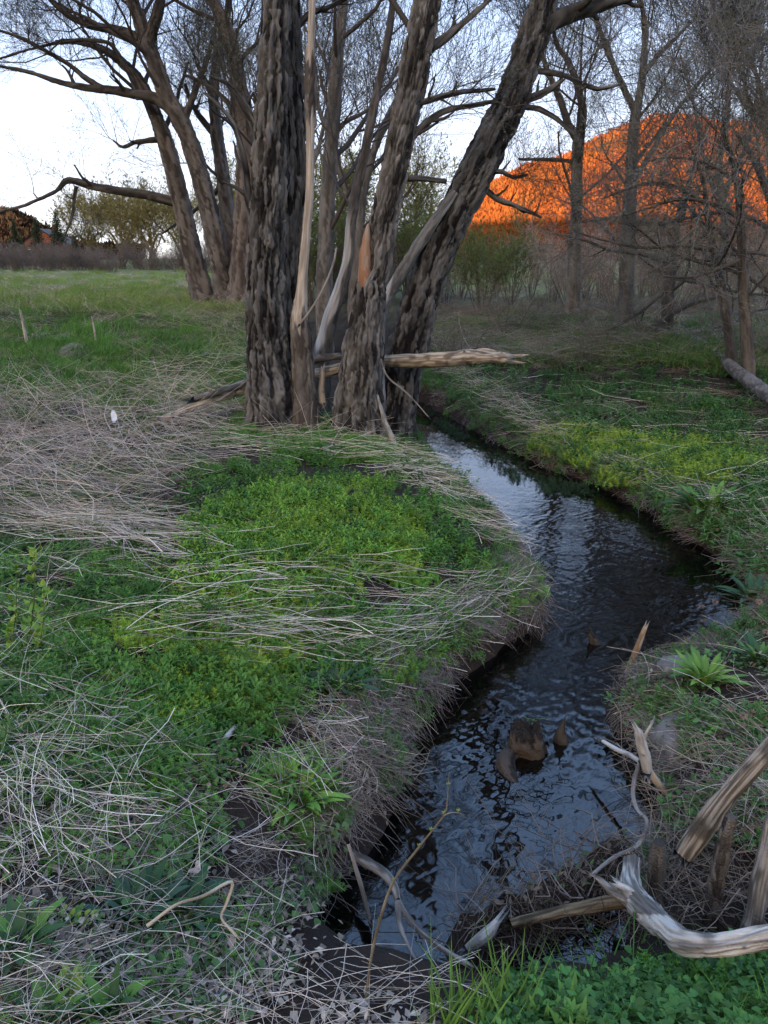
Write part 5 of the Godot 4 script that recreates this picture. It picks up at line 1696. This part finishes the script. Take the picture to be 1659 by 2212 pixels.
	for k in 90:
		var u := 925 + rng.randf() * 200
		var p := on_ground(u, rng.randf_range(2165, 2270))
		var b := MB.new()
		var an := rng.randf() * TAU
		var d := Vector3(cos(an) * 0.28, 1, sin(an) * 0.2).normalized()
		var c1 := tone(col(0.13, 0.25, 0.06), 0.25)
		b.blade(Vector3.ZERO, d, Vector3(rng.randf_range(0.5, 1), 0, rng.randf_range(-0.7, 0.7)).normalized(), rng.randf_range(0.12, 0.34), rng.randf_range(0.006, 0.01), rng.randf_range(0.05, 0.5), 7, c1, c1)
		var q := part(tuft_, "blade", b.mesh(), mats["leaf"])
		q.position = p - tuft_.position
	for e in [[1125, 2230, 14, 0.1], [1175, 2245, 14, 0.11], [1230, 2215, 12, 0.1], [1330, 2150, 11, 0.09], [1560, 2130, 12, 0.11], [1630, 2120, 12, 0.11], [1480, 2120, 10, 0.09], [1240, 2280, 14, 0.11]]:
		clump("upright strap-leaved sprout on the near right bank", on_ground(e[0], e[1]), e[2], e[3], 0.85, 0.04, lance, [bright[0], bright[2], deep[1]], int(e[0]), "strap_leaved_sprout", "sprouts on the near right bank")
	clump("lobed pale-green seedling standing tall before the bleached log", on_ground(1345, 2130), 12, 0.08, 0.5, 0.03, broad, [bright[1], lime[2]], 231)
	clump("lobed pale-green seedling standing below the bleached log", on_ground(1468, 2150), 10, 0.07, 0.5, 0.03, broad, [bright[1], lime[2]], 232)
	# dry seed heads leaning over the water
	var dry := log_style(col(0.24, 0.19, 0.15), col(0.34, 0.28, 0.23), 0.0005)
	var heads := [["dry burr stalk reaching furthest over the water, three burrs", [[1690, 1440], [1600, 1370], [1520, 1330]], [[1515, 1310], [1545, 1300], [1520, 1340], [1498, 1410]]], ["dry burr stalk with a burr bunch above the leafy overhang", [[1700, 1400], [1660, 1350], [1630, 1320]], [[1625, 1330], [1645, 1345], [1640, 1300], [1618, 1365], [1655, 1365]]], ["dry burr stalk with grey burrs over the undercut bank", [[1690, 1640], [1640, 1570], [1600, 1545]], [[1580, 1530], [1605, 1545], [1625, 1540], [1600, 1570], [1565, 1575]]]]
	var hk := 0
	for e in heads:
		var dd := 4.3 if hk < 2 else 3.2
		var pts := []
		for q in e[1]: pts.append(at_z(q[0], q[1], dd))
		var root := timber("burr_stalk", e[0], "plant", [pts, [0.004, 0.003, 0.002]], 6, 0.04, dry, 240 + hk)
		for q in e[2]:
			rng.seed = int(q[0] * 7 + q[1])
			var b := MB.new()
			for s in 90:
				var d := Vector3(rng.randfn(), rng.randfn(), rng.randfn()).normalized()
				var o := d.cross(Vector3(0.3, 0.5, 0.8)).normalized() * 0.0022
				b.tri(d * 0.006 - o, d * rng.randf_range(0.018, 0.028), d * 0.006 + o, tone(col(0.23, 0.175, 0.15), 0.3))
			var burr := part(root, "burr", b.mesh(), mats["straw"])
			burr.position = at_z(q[0], q[1], dd) - root.position
			burr.rotation.y = rng.randf() * TAU
		hk += 1


# ---------------------------------------------------------------- what nobody could count
func make_cover() -> void:
	var bed := [bedstraw_patch(301), bedstraw_patch(302), bedstraw_patch(303)]
	var shoots := [shoot_patch(311, 11, 11, 0.045, 0.011, 0.09, 0.12), shoot_patch(312, 10, 12, 0.05, 0.012, 0.1, 0.12)]
	var round_ := [round_patch(321, 60, 0.012, 0.05, 0.13), round_patch(322, 50, 0.015, 0.045, 0.13)]
	var grass := [grass_patch(331, 70, 0.19, 0.0055, 0.2, 0.4), grass_patch(332, 64, 0.22, 0.0055, 0.2, 0.55)]
	var litter := [litter_patch(341, 16), litter_patch(342, 14)]
	var mat_ := [straw_mat(351, 34, 0.3, 0.0014, 0.12, 0.25), straw_mat(352, 30, 0.26, 0.0013, 0.12, 0.5)]
	var knoll := [[400, 1010], [560, 945], [760, 930], [930, 965], [1050, 1060], [1150, 1150], [1180, 1260], [1090, 1340], [940, 1400], [800, 1480], [650, 1580], [480, 1620], [320, 1580], [180, 1480], [120, 1330], [240, 1210], [380, 1120]]
	var knoll_hot := [[430, 1110], [600, 1050], [800, 1040], [900, 1120], [860, 1220], [720, 1290], [560, 1330], [420, 1290], [360, 1200]]
	var hot2 := [[240, 1340], [520, 1310], [620, 1400], [560, 1520], [380, 1540], [250, 1480]]
	var left_low := [[-150, 1130], [200, 1140], [260, 1240], [150, 1350], [250, 1500], [420, 1640], [300, 1720], [-150, 1700]]
	var meadow_near := [[-150, 740], [535, 740], [540, 870], [470, 900], [330, 880], [210, 895], [120, 868], [-150, 880]]
	var meadow_mid := [[-200, 640], [540, 670], [540, 780], [-200, 780]]
	var meadow_far := [[-250, 583], [560, 590], [560, 680], [-250, 670]]
	var right_bank := [[900, 790], [1130, 790], [1350, 760], [1660, 800], [1900, 900], [1900, 1250], [1620, 1230], [1490, 1140], [1330, 1060], [1180, 1000], [1040, 930], [930, 870]]
	var right_hot := [[1120, 930], [1250, 925], [1420, 950], [1620, 960], [1640, 1030], [1500, 1060], [1340, 1040], [1200, 985]]
	var right_far := [[930, 680], [1400, 680], [1900, 700], [1900, 830], [1380, 780], [1130, 790], [930, 790]]
	var near_left := [[-150, 1600], [420, 1640], [620, 1600], [860, 1500], [840, 1700], [700, 1900], [680, 2060], [760, 2260], [-150, 2350]]
	var near_right := [[1140, 2195], [1290, 2150], [1420, 2115], [1700, 2090], [1800, 2350], [1080, 2350]]
	var right_near_bank := [[1330, 1480], [1560, 1420], [1850, 1300], [1850, 1880], [1560, 1830], [1460, 1740], [1380, 1620]]
	var bank_left := [[1180, 1190], [1180, 1280], [1080, 1400], [960, 1500], [890, 1600], [860, 1720], [740, 1880], [660, 1880], [700, 1650], [800, 1480], [960, 1380], [1090, 1300]]
	var bank_right := [[895, 846], [1000, 900], [1120, 965], [1270, 1022], [1420, 1100], [1560, 1190], [1622, 1240], [1690, 1200], [1500, 1100], [1350, 1030], [1180, 975], [1000, 878], [920, 832]]
	var trunk_foot := [[520, 890], [640, 890], [820, 920], [900, 960], [960, 1010], [820, 1000], [600, 980], [480, 960]]
	rng.seed = 400
	var lime := col(0.17, 0.235, 0.03)
	var mid := col(0.075, 0.16, 0.03)
	var root := thing("bedstraw_mat", "low bright yellow-green bedstraw mat over the knoll and banks", "ground cover", Vector3.ZERO, "", "stuff")
	cover(root, "sprigs", bed, mats["leaf"], [[knoll, 900, 0.7, 1.1, col(0.085, 0.165, 0.028), 0.45, 0.0], [knoll_hot, 420, 0.7, 1.1, lime, 0.3, -0.08], [hot2, 300, 0.7, 1.1, lime, 0.3, 0.0], [left_low, 500, 0.8, 1.2, mid, 0.4, 0.0], [right_hot, 520, 0.9, 1.5, lime, 0.25, -0.25], [right_bank, 520, 0.9, 1.5, col(0.055, 0.11, 0.03), 0.35, -0.05, 0.0], [near_left, 260, 0.6, 1.0, mid, 0.35, 0.05], [trunk_foot, 140, 0.9, 1.4, mid, 0.3, -0.3], [near_right, 60, 0.7, 1.0, mid, 0.3, -0.2]])
	root = thing("leafy_shoots", "green lance-leaved shoots pushing through the mat on both banks", "ground cover", Vector3.ZERO, "", "stuff")
	cover(root, "shoots", shoots, mats["leaf"], [[knoll, 760, 0.6, 1.4, col(0.055, 0.12, 0.026), 0.45, -0.25], [knoll_hot, 330, 0.8, 1.3, col(0.11, 0.2, 0.032), 0.3, -0.4], [left_low, 200, 0.7, 1.3, col(0.05, 0.105, 0.03), 0.35, -0.2], [right_bank, 1000, 0.9, 1.7, col(0.045, 0.1, 0.03), 0.4, -0.3, 0.0], [bank_left, 200, 0.6, 1.0, col(0.05, 0.105, 0.03), 0.35, 0.0, 0.0], [near_right, 40, 0.7, 1.1, col(0.055, 0.125, 0.03), 0.35, -0.3], [bank_places(40, 53, 420, 0.02, 0.4), 0, 0.6, 1.1, col(0.05, 0.105, 0.03), 0.4, -0.6], [bank_places(3, 14, 170, 0.03, 0.35), 0, 0.5, 0.9, col(0.05, 0.105, 0.03), 0.4, -0.3], [bank_places(28, 40, 90, 0.02, 0.3), 0, 0.5, 0.9, col(0.05, 0.105, 0.03), 0.4, -0.3], [right_near_bank, 110, 0.6, 1.0, col(0.05, 0.11, 0.03), 0.4, -0.15], [right_far, 600, 1.1, 1.9, col(0.055, 0.115, 0.03), 0.4, -0.1], [meadow_near, 300, 1.0, 1.7, col(0.055, 0.135, 0.03), 0.35, -0.2]])
	root = thing("creeping_ivy", "dark round-leaved creeping plants carpeting the banks", "ground cover", Vector3.ZERO, "", "stuff")
	cover(root, "leaves", round_, mats["leaf"], [[near_right, 260, 0.7, 1.2, col(0.045, 0.105, 0.028), 0.4, -0.9], [right_near_bank, 170, 0.6, 1.1, col(0.05, 0.1, 0.033), 0.4, -0.15], [near_left, 240, 0.6, 1.1, col(0.05, 0.095, 0.032), 0.4, -0.05], [bank_left, 140, 0.6, 1.0, col(0.055, 0.09, 0.04), 0.4, 0.0, 0.0], [right_bank, 700, 1.0, 1.6, col(0.04, 0.085, 0.028), 0.4, -0.2, 0.0], [left_low, 200, 0.7, 1.2, col(0.045, 0.095, 0.03), 0.35, -0.2], [trunk_foot, 60, 1.0, 1.6, col(0.055, 0.125, 0.03), 0.3, 0.0]])
	root = thing("meadow_grass", "green meadow grass left of the willows", "grass", Vector3.ZERO, "", "stuff")
	cover(root, "blades", grass, mats["leaf"], [[meadow_near, 900, 0.7, 1.4, col(0.07, 0.15, 0.035), 0.45, -0.2], [meadow_mid, 1300, 0.8, 1.7, col(0.075, 0.155, 0.035), 0.45, -0.12], [meadow_far, 1500, 1.3, 2.4, col(0.14, 0.2, 0.05), 0.3, -0.25], [knoll, 130, 0.4, 0.7, col(0.085, 0.165, 0.037), 0.3, 0.0], [right_bank, 240, 0.7, 1.2, col(0.055, 0.115, 0.03), 0.35, 0.05], [[[-150, 830], [180, 840], [330, 830], [540, 880], [480, 960], [400, 1060], [280, 1160], [-150, 1160]], 420, 0.7, 1.2, col(0.06, 0.135, 0.035), 0.4, 0.0], [right_far, 1000, 0.9, 1.7, col(0.075, 0.135, 0.037), 0.45, -0.2], [trunk_foot, 220, 0.4, 0.8, col(0.075, 0.155, 0.03), 0.3, -0.3], [near_right, 16, 0.6, 0.9, col(0.065, 0.145, 0.03), 0.3, -0.5]])
	var far_field := [[900, 600], [1900, 600], [1900, 680], [900, 680]]
	root = thing("straw_thatch", "matted dry grass thatch lying under and between the green growth", "dry grass", Vector3.ZERO, "", "stuff")
	var pale := col(0.36, 0.31, 0.245)
	var grey := col(0.19, 0.16, 0.135)
	var left_band := [[-150, 820], [180, 840], [330, 830], [540, 880], [480, 960], [400, 1060], [280, 1160], [-150, 1160]]
	cover(root, "straw", mat_, mats["straw"], [[near_left, 300, 0.7, 1.1, grey, 0.5, 0.0], [left_band, 620, 0.9, 1.5, grey, 0.45, -0.05], [bank_left, 300, 0.6, 1.1, grey, 0.4, -0.2, 0.02], [right_near_bank, 90, 0.6, 1.0, grey, 0.5, 0.0, 0.02], [left_low, 160, 0.7, 1.2, grey, 0.4, 0.0], [knoll, 160, 0.7, 1.2, grey, 0.4, 0.1], [right_bank, 400, 1.0, 1.7, grey, 0.4, 0.0, 0.02], [bank_places(40, 53, 200, 0.02, 0.35), 0, 0.6, 1.1, grey, 0.4, -0.4], [bank_places(6, 22, 200, 0.02, 0.3), 0, 0.5, 0.9, grey, 0.4, -0.4], [bank_places(28, 40, 110, 0.0, 0.3), 0, 0.5, 0.9, grey, 0.4, -0.4], [right_far, 1000, 1.3, 2.2, col(0.32, 0.28, 0.225), 0.4, -0.1], [meadow_far, 1300, 1.4, 2.4, col(0.4, 0.34, 0.25), 0.35, -0.1], [meadow_mid, 700, 1.1, 1.9, pale, 0.4, 0.1], [meadow_near, 260, 1.0, 1.6, pale, 0.4, 0.12], [far_field, 1200, 1.8, 3.0, col(0.22, 0.19, 0.16), 0.35, -0.3]])
	root = thing("leaf_litter", "grey-brown dead leaves strewn over the near bank", "leaf litter", Vector3.ZERO, "", "stuff")
	cover(root, "dead_leaves", litter, mats["straw"], [[[[-150, 2040], [300, 2060], [620, 2030], [760, 2130], [900, 2300], [-150, 2350]], 420, 0.8, 1.3, col(0.27, 0.225, 0.185), 0.55, -0.3], [near_left, 480, 0.7, 1.2, col(0.19, 0.15, 0.115), 0.5, -0.3], [right_near_bank, 200, 0.7, 1.2, col(0.17, 0.135, 0.1), 0.5, -0.4], [bank_left, 260, 0.6, 1.0, col(0.15, 0.115, 0.09), 0.5, -0.4, 0.0], [right_bank, 500, 0.8, 1.4, col(0.19, 0.15, 0.11), 0.5, 0.0, 0.0], [knoll, 160, 0.7, 1.1, col(0.2, 0.15, 0.11), 0.5, 0.0]])
	root = thing("water_plants", "dark sprouting water plants standing in the upper stream", "water plants", Vector3.ZERO, "", "stuff")
	var fields := [Field.new(), Field.new()]
	for z in [[[[935, 955], [985, 1005], [1010, 1000], [970, 960]], 46], [[[1040, 1042], [1110, 1105], [1150, 1090], [1080, 1035]], 46], [[[1140, 1090], [1260, 1105], [1270, 1135], [1180, 1140]], 60], [[[905, 905], [950, 960], [985, 965], [930, 905]], 16]]:
		for p in places(z[0], z[1], -9.0):
			p.y = WATER - 0.01
			fields[rng.randi() % 2].add(plant_at(p, rng.randf_range(0.35, 0.7), 0.0), tone(col(0.03, 0.055, 0.022), 0.3))
	for k in 2: swarm(root, "shoots", shoots[k], mats["leaf"], fields[k])

# zone: polygon, count, length min, max, yaw, yaw spread, pitch min, max, lift max, colour
func make_stems() -> void:
	var shapes := []
	for k in 10: shapes.append(dry_stem_shape(500 + k, [0.0022, 0.003, 0.0019, 0.0038][k % 4], [0.35, 0.7, 1.1][k % 3], k % 2, [0, 1, 2][k % 3]))
	rng.seed = 510
	var pale := col(0.68, 0.6, 0.49)
	var grey := col(0.5, 0.44, 0.37)
	var zones := [
		[[[-150, 830], [180, 840], [330, 820], [470, 870], [470, 960], [380, 1080], [260, 1150], [-150, 1140]], 1250, 0.4, 1.1, 0.5, 0.8, -0.25, 0.9, 0.3, col(0.46, 0.4, 0.34)],
		[[[60, 1120], [300, 1130], [420, 1150], [380, 1200], [120, 1180]], 240, 0.6, 1.4, 0.45, 0.3, -0.1, 0.15, 0.1, grey],
		[[[380, 930], [600, 930], [860, 960], [1000, 1050], [1130, 1130], [1000, 1060], [700, 990], [480, 1010]], 260, 0.35, 0.8, 0.15, 0.5, -0.1, 0.2, 0.1, pale],
		[[[760, 980], [960, 990], [1120, 1120], [1170, 1240], [1040, 1180], [900, 1060]], 260, 0.3, 0.8, 0.5, 0.9, -0.15, 0.2, 0.1, pale],
		[[[130, 1200], [420, 1230], [900, 1250], [1080, 1260], [900, 1320], [400, 1300], [160, 1260]], 110, 0.4, 1.0, 0.1, 0.25, -0.06, 0.1, 0.11, pale],
		[[[250, 1330], [560, 1350], [900, 1370], [1100, 1290], [1150, 1220], [1150, 1330], [1000, 1420], [760, 1450], [480, 1430]], 240, 0.3, 0.9, -0.05, 0.4, -0.1, 0.12, 0.11, pale],
		[[[850, 1330], [1130, 1200], [1160, 1320], [1020, 1450], [900, 1500], [780, 1480]], 300, 0.25, 0.6, -0.6, 0.6, -0.45, 0.1, 0.08, grey],
		[[[-100, 1180], [160, 1200], [200, 1500], [450, 1660], [-100, 1650]], 170, 0.25, 0.7, 0.6, 1.4, -0.2, 0.6, 0.1, pale],
		[[[-150, 1560], [420, 1620], [640, 1580], [720, 1700], [650, 1900], [620, 2100], [760, 2280], [-150, 2350]], 430, 0.15, 0.5, 0.2, 1.57, -0.12, 0.35, 0.12, grey],
		[[[-150, 1600], [330, 1620], [330, 1760], [200, 1900], [-150, 1950]], 220, 0.25, 0.6, 0.9, 0.9, -0.1, 0.5, 0.12, pale],
		[[[-150, 2020], [250, 2040], [300, 2260], [-150, 2300]], 80, 0.2, 0.5, -0.2, 0.8, -0.05, 0.25, 0.08, pale],
		[[[640, 1500], [860, 1480], [880, 1600], [850, 1740], [740, 1890], [660, 1880], [680, 1700]], 300, 0.15, 0.4, 0.7, 1.2, -0.5, 0.3, 0.05, grey],
		[[[1330, 1480], [1560, 1420], [1850, 1300], [1850, 1880], [1560, 1830], [1460, 1740], [1380, 1620]], 300, 0.15, 0.5, 1.0, 1.0, -0.6, 0.35, 0.08, grey],
		[[[640, 2090], [1000, 2130], [1100, 2150], [900, 2300], [600, 2300]], 60, 0.2, 0.5, 0.1, 1.0, -0.1, 0.3, 0.1, grey],
		[[[900, 800], [1000, 790], [1160, 900], [1240, 990], [1180, 1010], [1040, 930], [930, 870]], 420, 0.4, 1.0, 0.8, 0.8, -0.6, 0.5, 0.12, grey],
		[[[930, 700], [1380, 690], [1420, 770], [1140, 800], [930, 790]], 700, 0.7, 1.8, 0.2, 0.9, -0.2, 0.6, 0.25, col(0.25, 0.22, 0.195)],
		[[[1100, 800], [1400, 790], [1850, 900], [1850, 1250], [1620, 1220], [1350, 1060], [1150, 960]], 330, 0.3, 1.0, 0.2, 1.3, -0.1, 0.25, 0.08, pale],
		[[[1230, 1000], [1360, 1060], [1500, 1150], [1620, 1220], [1650, 1180], [1500, 1090], [1360, 1010]], 170, 0.3, 0.7, 1.2, 0.6, -0.7, 0.1, 0.06, grey],
		[[[420, 690], [540, 680], [545, 790], [470, 780]], 260, 0.4, 0.9, 0.5, 1.2, 0.2, 1.3, 0.05, col(0.42, 0.35, 0.26)],
		[[[140, 640], [540, 640], [540, 700], [380, 720], [180, 690]], 500, 0.6, 1.3, 0.5, 0.7, 0.1, 0.8, 0.1, col(0.4, 0.34, 0.27)],
		[[[-150, 610], [140, 610], [140, 700], [-150, 720]], 420, 0.6, 1.4, 0.5, 1.4, 0.2, 1.2, 0.1, col(0.3, 0.255, 0.225)],
		[[[300, 780], [540, 770], [545, 900], [430, 930], [300, 860]], 240, 0.5, 1.2, 0.4, 0.9, -0.1, 0.8, 0.15, grey],
		[[[530, 890], [860, 900], [870, 980], [560, 960]], 120, 0.3, 0.9, 0.6, 1.2, 0.2, 1.2, 0.05, pale]]
	zones.append([[[-150, 830], [160, 830], [420, 850], [480, 930], [330, 1040], [-150, 1060]], 420, 0.35, 0.85, 0.4, 1.2, 0.35, 1.2, 0.05, col(0.55, 0.48, 0.41)])
	zones.append([[[895, 846], [1000, 900], [1120, 965], [1270, 1022], [1420, 1100], [1560, 1190], [1622, 1240], [1690, 1200], [1500, 1100], [1350, 1030], [1180, 975], [1000, 878], [920, 832]], 330, 0.2, 0.6, 1.4, 0.7, -0.9, 0.1, 0.05, grey])
	var all := []
	for z in zones:
		for p in places(z[0], z[1], 0.0):
			var ln := rng.randf_range(z[2], z[3])
			var yaw: float = z[4] + rng.randfn() * z[5] * 0.6
			var pit := rng.randf_range(z[6], z[7])
			if pit > 0.0 and z[6] < 0.3: pit *= rng.randf()
			var dir := Vector3(cos(yaw) * cos(pit), sin(pit), sin(yaw) * cos(pit))
			if rng.randf() < 0.5:
				dir = Vector3(-dir.x, dir.y, -dir.z)
			var q := p + Vector3(0, rng.randf() * z[8] + 0.012 + maxf(0.0, dir.y) * ln * 0.45, 0)
			# follow the fall of the ground between both ends
			var a := q - dir * ln * 0.5
			var b := q + dir * ln * 0.5
			if minf(shore(a.x, a.z), shore(b.x, b.z)) < -0.08 and rng.randf() < 0.75:
				continue
			var ya := maxf(height(a.x, a.z), WATER + 0.02) + 0.015
			var yb := maxf(height(b.x, b.z), WATER + 0.02) + 0.015
			if a.y < ya: a.y = ya
			if b.y < yb: b.y = yb
			if shore(b.x, b.z) < 0.0: b.y = minf(b.y, WATER + 0.06 + 0.3 * rng.randf() * rng.randf())
			if shore(a.x, a.z) < 0.0: a.y = minf(a.y, WATER + 0.06 + 0.3 * rng.randf() * rng.randf())
			var x := (b - a).normalized()
			var zz := x.cross(Vector3.UP).normalized()
			var bs := Basis(x, zz.cross(x), zz) * Basis(Vector3.RIGHT, rng.randf_range(-0.6, 0.6))
			all.append([ln / q.distance_to(EYE), Transform3D(bs.scaled_local(Vector3(ln, clampf(ln, 0.55, 1.1), ln)), (a + b) * 0.5), tone(z[9], 0.5), rng.randi() % shapes.size()])
	all.sort_custom(func(a, b): return a[0] > b[0])
	var tones := []
	for k in 6:
		var m: StandardMaterial3D = mats["straw"].duplicate()
		m.resource_name = "dry_stem_%d" % k
		m.albedo_color = (pale * (0.4 + 0.13 * k)).linear_to_srgb()
		tones.append(m)
	var single := 290
	var stem_meshes := []
	for s in shapes: stem_meshes.append(s.mesh())
	for k in single:
		solo("dry_stem", "long pale dry stem lying loose on top of the tangle on the near bank", "stem", stem_meshes[all[k][3]], tones[k % 6], all[k][1].origin, "loose dry stems on the near banks").basis = all[k][1].basis
	var root := thing("dry_stems", "tangle of thin dry grey stems flattened over the banks and meadow edge", "dry stems", Vector3.ZERO, "", "stuff")
	var heap := MB.new()
	for k in range(single, all.size()):
		heap.put(shapes[all[k][3]], all[k][1], all[k][2])
	part(root, "stems", heap.mesh(), mats["straw"], "stuff")
	# twigs caught on the debris dam
	root = thing("dam_debris", "heap of twigs and dead roots dammed across the stream's near end", "debris", Vector3.ZERO, "", "stuff")
	heap = MB.new()
	rng.seed = 520
	for k in 300:
		var t := rng.randf() * 2.0
		var i := mini(int(t), 1)
		var p: Vector3 = dam[i].lerp(dam[i + 1], t - i)
		p += Vector3(rng.randfn() * 0.06, 0, rng.randfn() * 0.05)
		p.z += 0.07
		p.y = maxf(height(p.x, p.z), WATER) + rng.randf() * 0.05
		var yaw := rng.randf_range(-0.2, 0.9) if k % 3 else rng.randf() * TAU
		var pit := rng.randf_range(-0.35, 0.3)
		var x := Vector3(cos(yaw) * cos(pit), sin(pit), -sin(yaw) * cos(pit))
		var zz := x.cross(Vector3.UP).normalized()
		var ln := rng.randf_range(0.07, 0.26)
		var fat := rng.randf_range(0.7, 1.8)
		heap.put(shapes[k % shapes.size()], Transform3D(Basis(x, zz.cross(x), zz).scaled_local(Vector3(ln, fat, maxf(ln, fat * 0.7))), p), tone(col(0.15, 0.12, 0.095), 0.5))
	for k in 150:
		var t := rng.randf() * 2.0
		var i := mini(int(t), 1)
		var p: Vector3 = dam[i].lerp(dam[i + 1], t - i) + Vector3(rng.randfn() * 0.08, 0, 0.05 + rng.randfn() * 0.07)
		p.y = height(p.x, p.z) + 0.01
		if p.y > WATER + 0.01:
			var an := rng.randf() * TAU
			var o := Vector3(cos(an), rng.randf_range(-0.2, 0.4), sin(an)) * rng.randf_range(0.02, 0.05)
			var lc := tone(col(0.12, 0.09, 0.065), 0.5) if k % 4 else tone(col(0.06, 0.12, 0.04), 0.3)
			heap.leaf(p, o, Vector3(-sin(an), rng.randf_range(-0.3, 0.3), cos(an)), o.length() * 0.5, Vector3(0, 0.01, 0), lc, lc)
	for k in 520:
		# hanging over the hole on the right
		var p := on_ground(rng.randf_range(1350, 1640), rng.randf_range(1640, 2030))
		p.y = maxf(p.y, -0.55) + rng.randf() * 0.16
		var yaw := rng.randf() * TAU
		var pit := rng.randf_range(-1.1, 0.4)
		var x := Vector3(cos(yaw) * cos(pit), sin(pit), -sin(yaw) * cos(pit))
		var zz := x.cross(Vector3.UP).normalized()
		var ln := rng.randf_range(0.12, 0.4)
		heap.put(shapes[k % shapes.size()], Transform3D(Basis(x, zz.cross(x), zz).scaled_local(Vector3(ln, 0.9, maxf(ln, 0.5))), p), tone(col(0.26, 0.215, 0.17), 0.55))
	part(root, "twigs", heap.mesh(), mats["straw"], "stuff")

func make_small() -> void:
	# a fallen oak leaf
	var p := on_ground(433, 1905) + Vector3(0, 0.05, 0)
	var mb := MB.new()
	var outline := []
	for k in 28:
		var an := TAU * k / 28.0
		var r := 0.034 + 0.013 * cos(an * 5.0) + 0.006 * sin(an * 3.0)
		outline.append(Vector3(cos(an) * r, 0.006 * sin(an * 3.0), sin(an) * r * 0.85))
	for k in 28:
		mb.tri(Vector3(0, 0.004, 0), outline[k], outline[(k + 1) % 28], tone(col(0.42, 0.31, 0.235), 0.08))
	mb.tube(PackedVector3Array([Vector3(0.03, 0, 0), Vector3(0.05, 0.004, 0.006), Vector3(0.065, 0.0, 0.01)]), PackedFloat32Array([0.001, 0.001, 0.0008]), 4, col(0.3, 0.2, 0.13), col(0.3, 0.2, 0.13))
	var leaf := solo("dead_leaf", "pale tan lobed oak leaf lying above the dark rosettes", "leaf", mb.mesh(), mats["straw"], p)
	leaf.rotation = Vector3(0.35, 0.7, -0.15)
	# a scrap of whitish bark in the dry tangle
	mb = MB.new()
	rng.seed = 601
	for k in 9:
		var f := k / 8.0
		mb.v.append(Vector3(-0.02 * sin(f * 3.0), 0.006 * sin(f * 9.0), -0.11 + 0.22 * f))
		mb.v.append(Vector3(0.012 + 0.035 * sin(f * 3.0), 0.012 * sin(f * 7.0) + 0.01, -0.11 + 0.22 * f))
		for s in 2:
			mb.n.append(Vector3.UP)
			mb.c.append(tone(col(0.56, 0.53, 0.5), 0.15))
	for k in 8:
		mb.t.append_array(PackedInt32Array([k * 2, k * 2 + 1, k * 2 + 2, k * 2 + 1, k * 2 + 3, k * 2 + 2]))
	var scrap := solo("bark_scrap", "curled whitish scrap lying on the dry tangle left of the willows", "bark", mb.mesh(), mats["straw"], on_ground(250, 955) + Vector3(0, 0.28, 0))
	scrap.rotation = Vector3(0.5, 0.4, 0.3)
	# brown hummock of old grass in the meadow
	mb = MB.new()
	for k in 420:
		var an := rng.randf() * TAU
		var r := sqrt(rng.randf()) * 0.3
		var b := Vector3(cos(an) * r, 0.24 * (1.0 - r * r / 0.1), sin(an) * r)
		var d := Vector3(cos(an), rng.randf_range(-0.5, 0.5), sin(an)).normalized()
		mb.blade(b, d, Vector3(-d.z, 0.2, d.x).normalized(), rng.randf_range(0.1, 0.24), 0.006, 1.0, 3, tone(col(0.2, 0.165, 0.12), 0.3), tone(col(0.26, 0.22, 0.17), 0.3))
	solo("grass_hummock", "brown hummock of old matted grass in the green meadow", "hummock", mb.mesh(), mats["straw"], on_ground(170, 765))
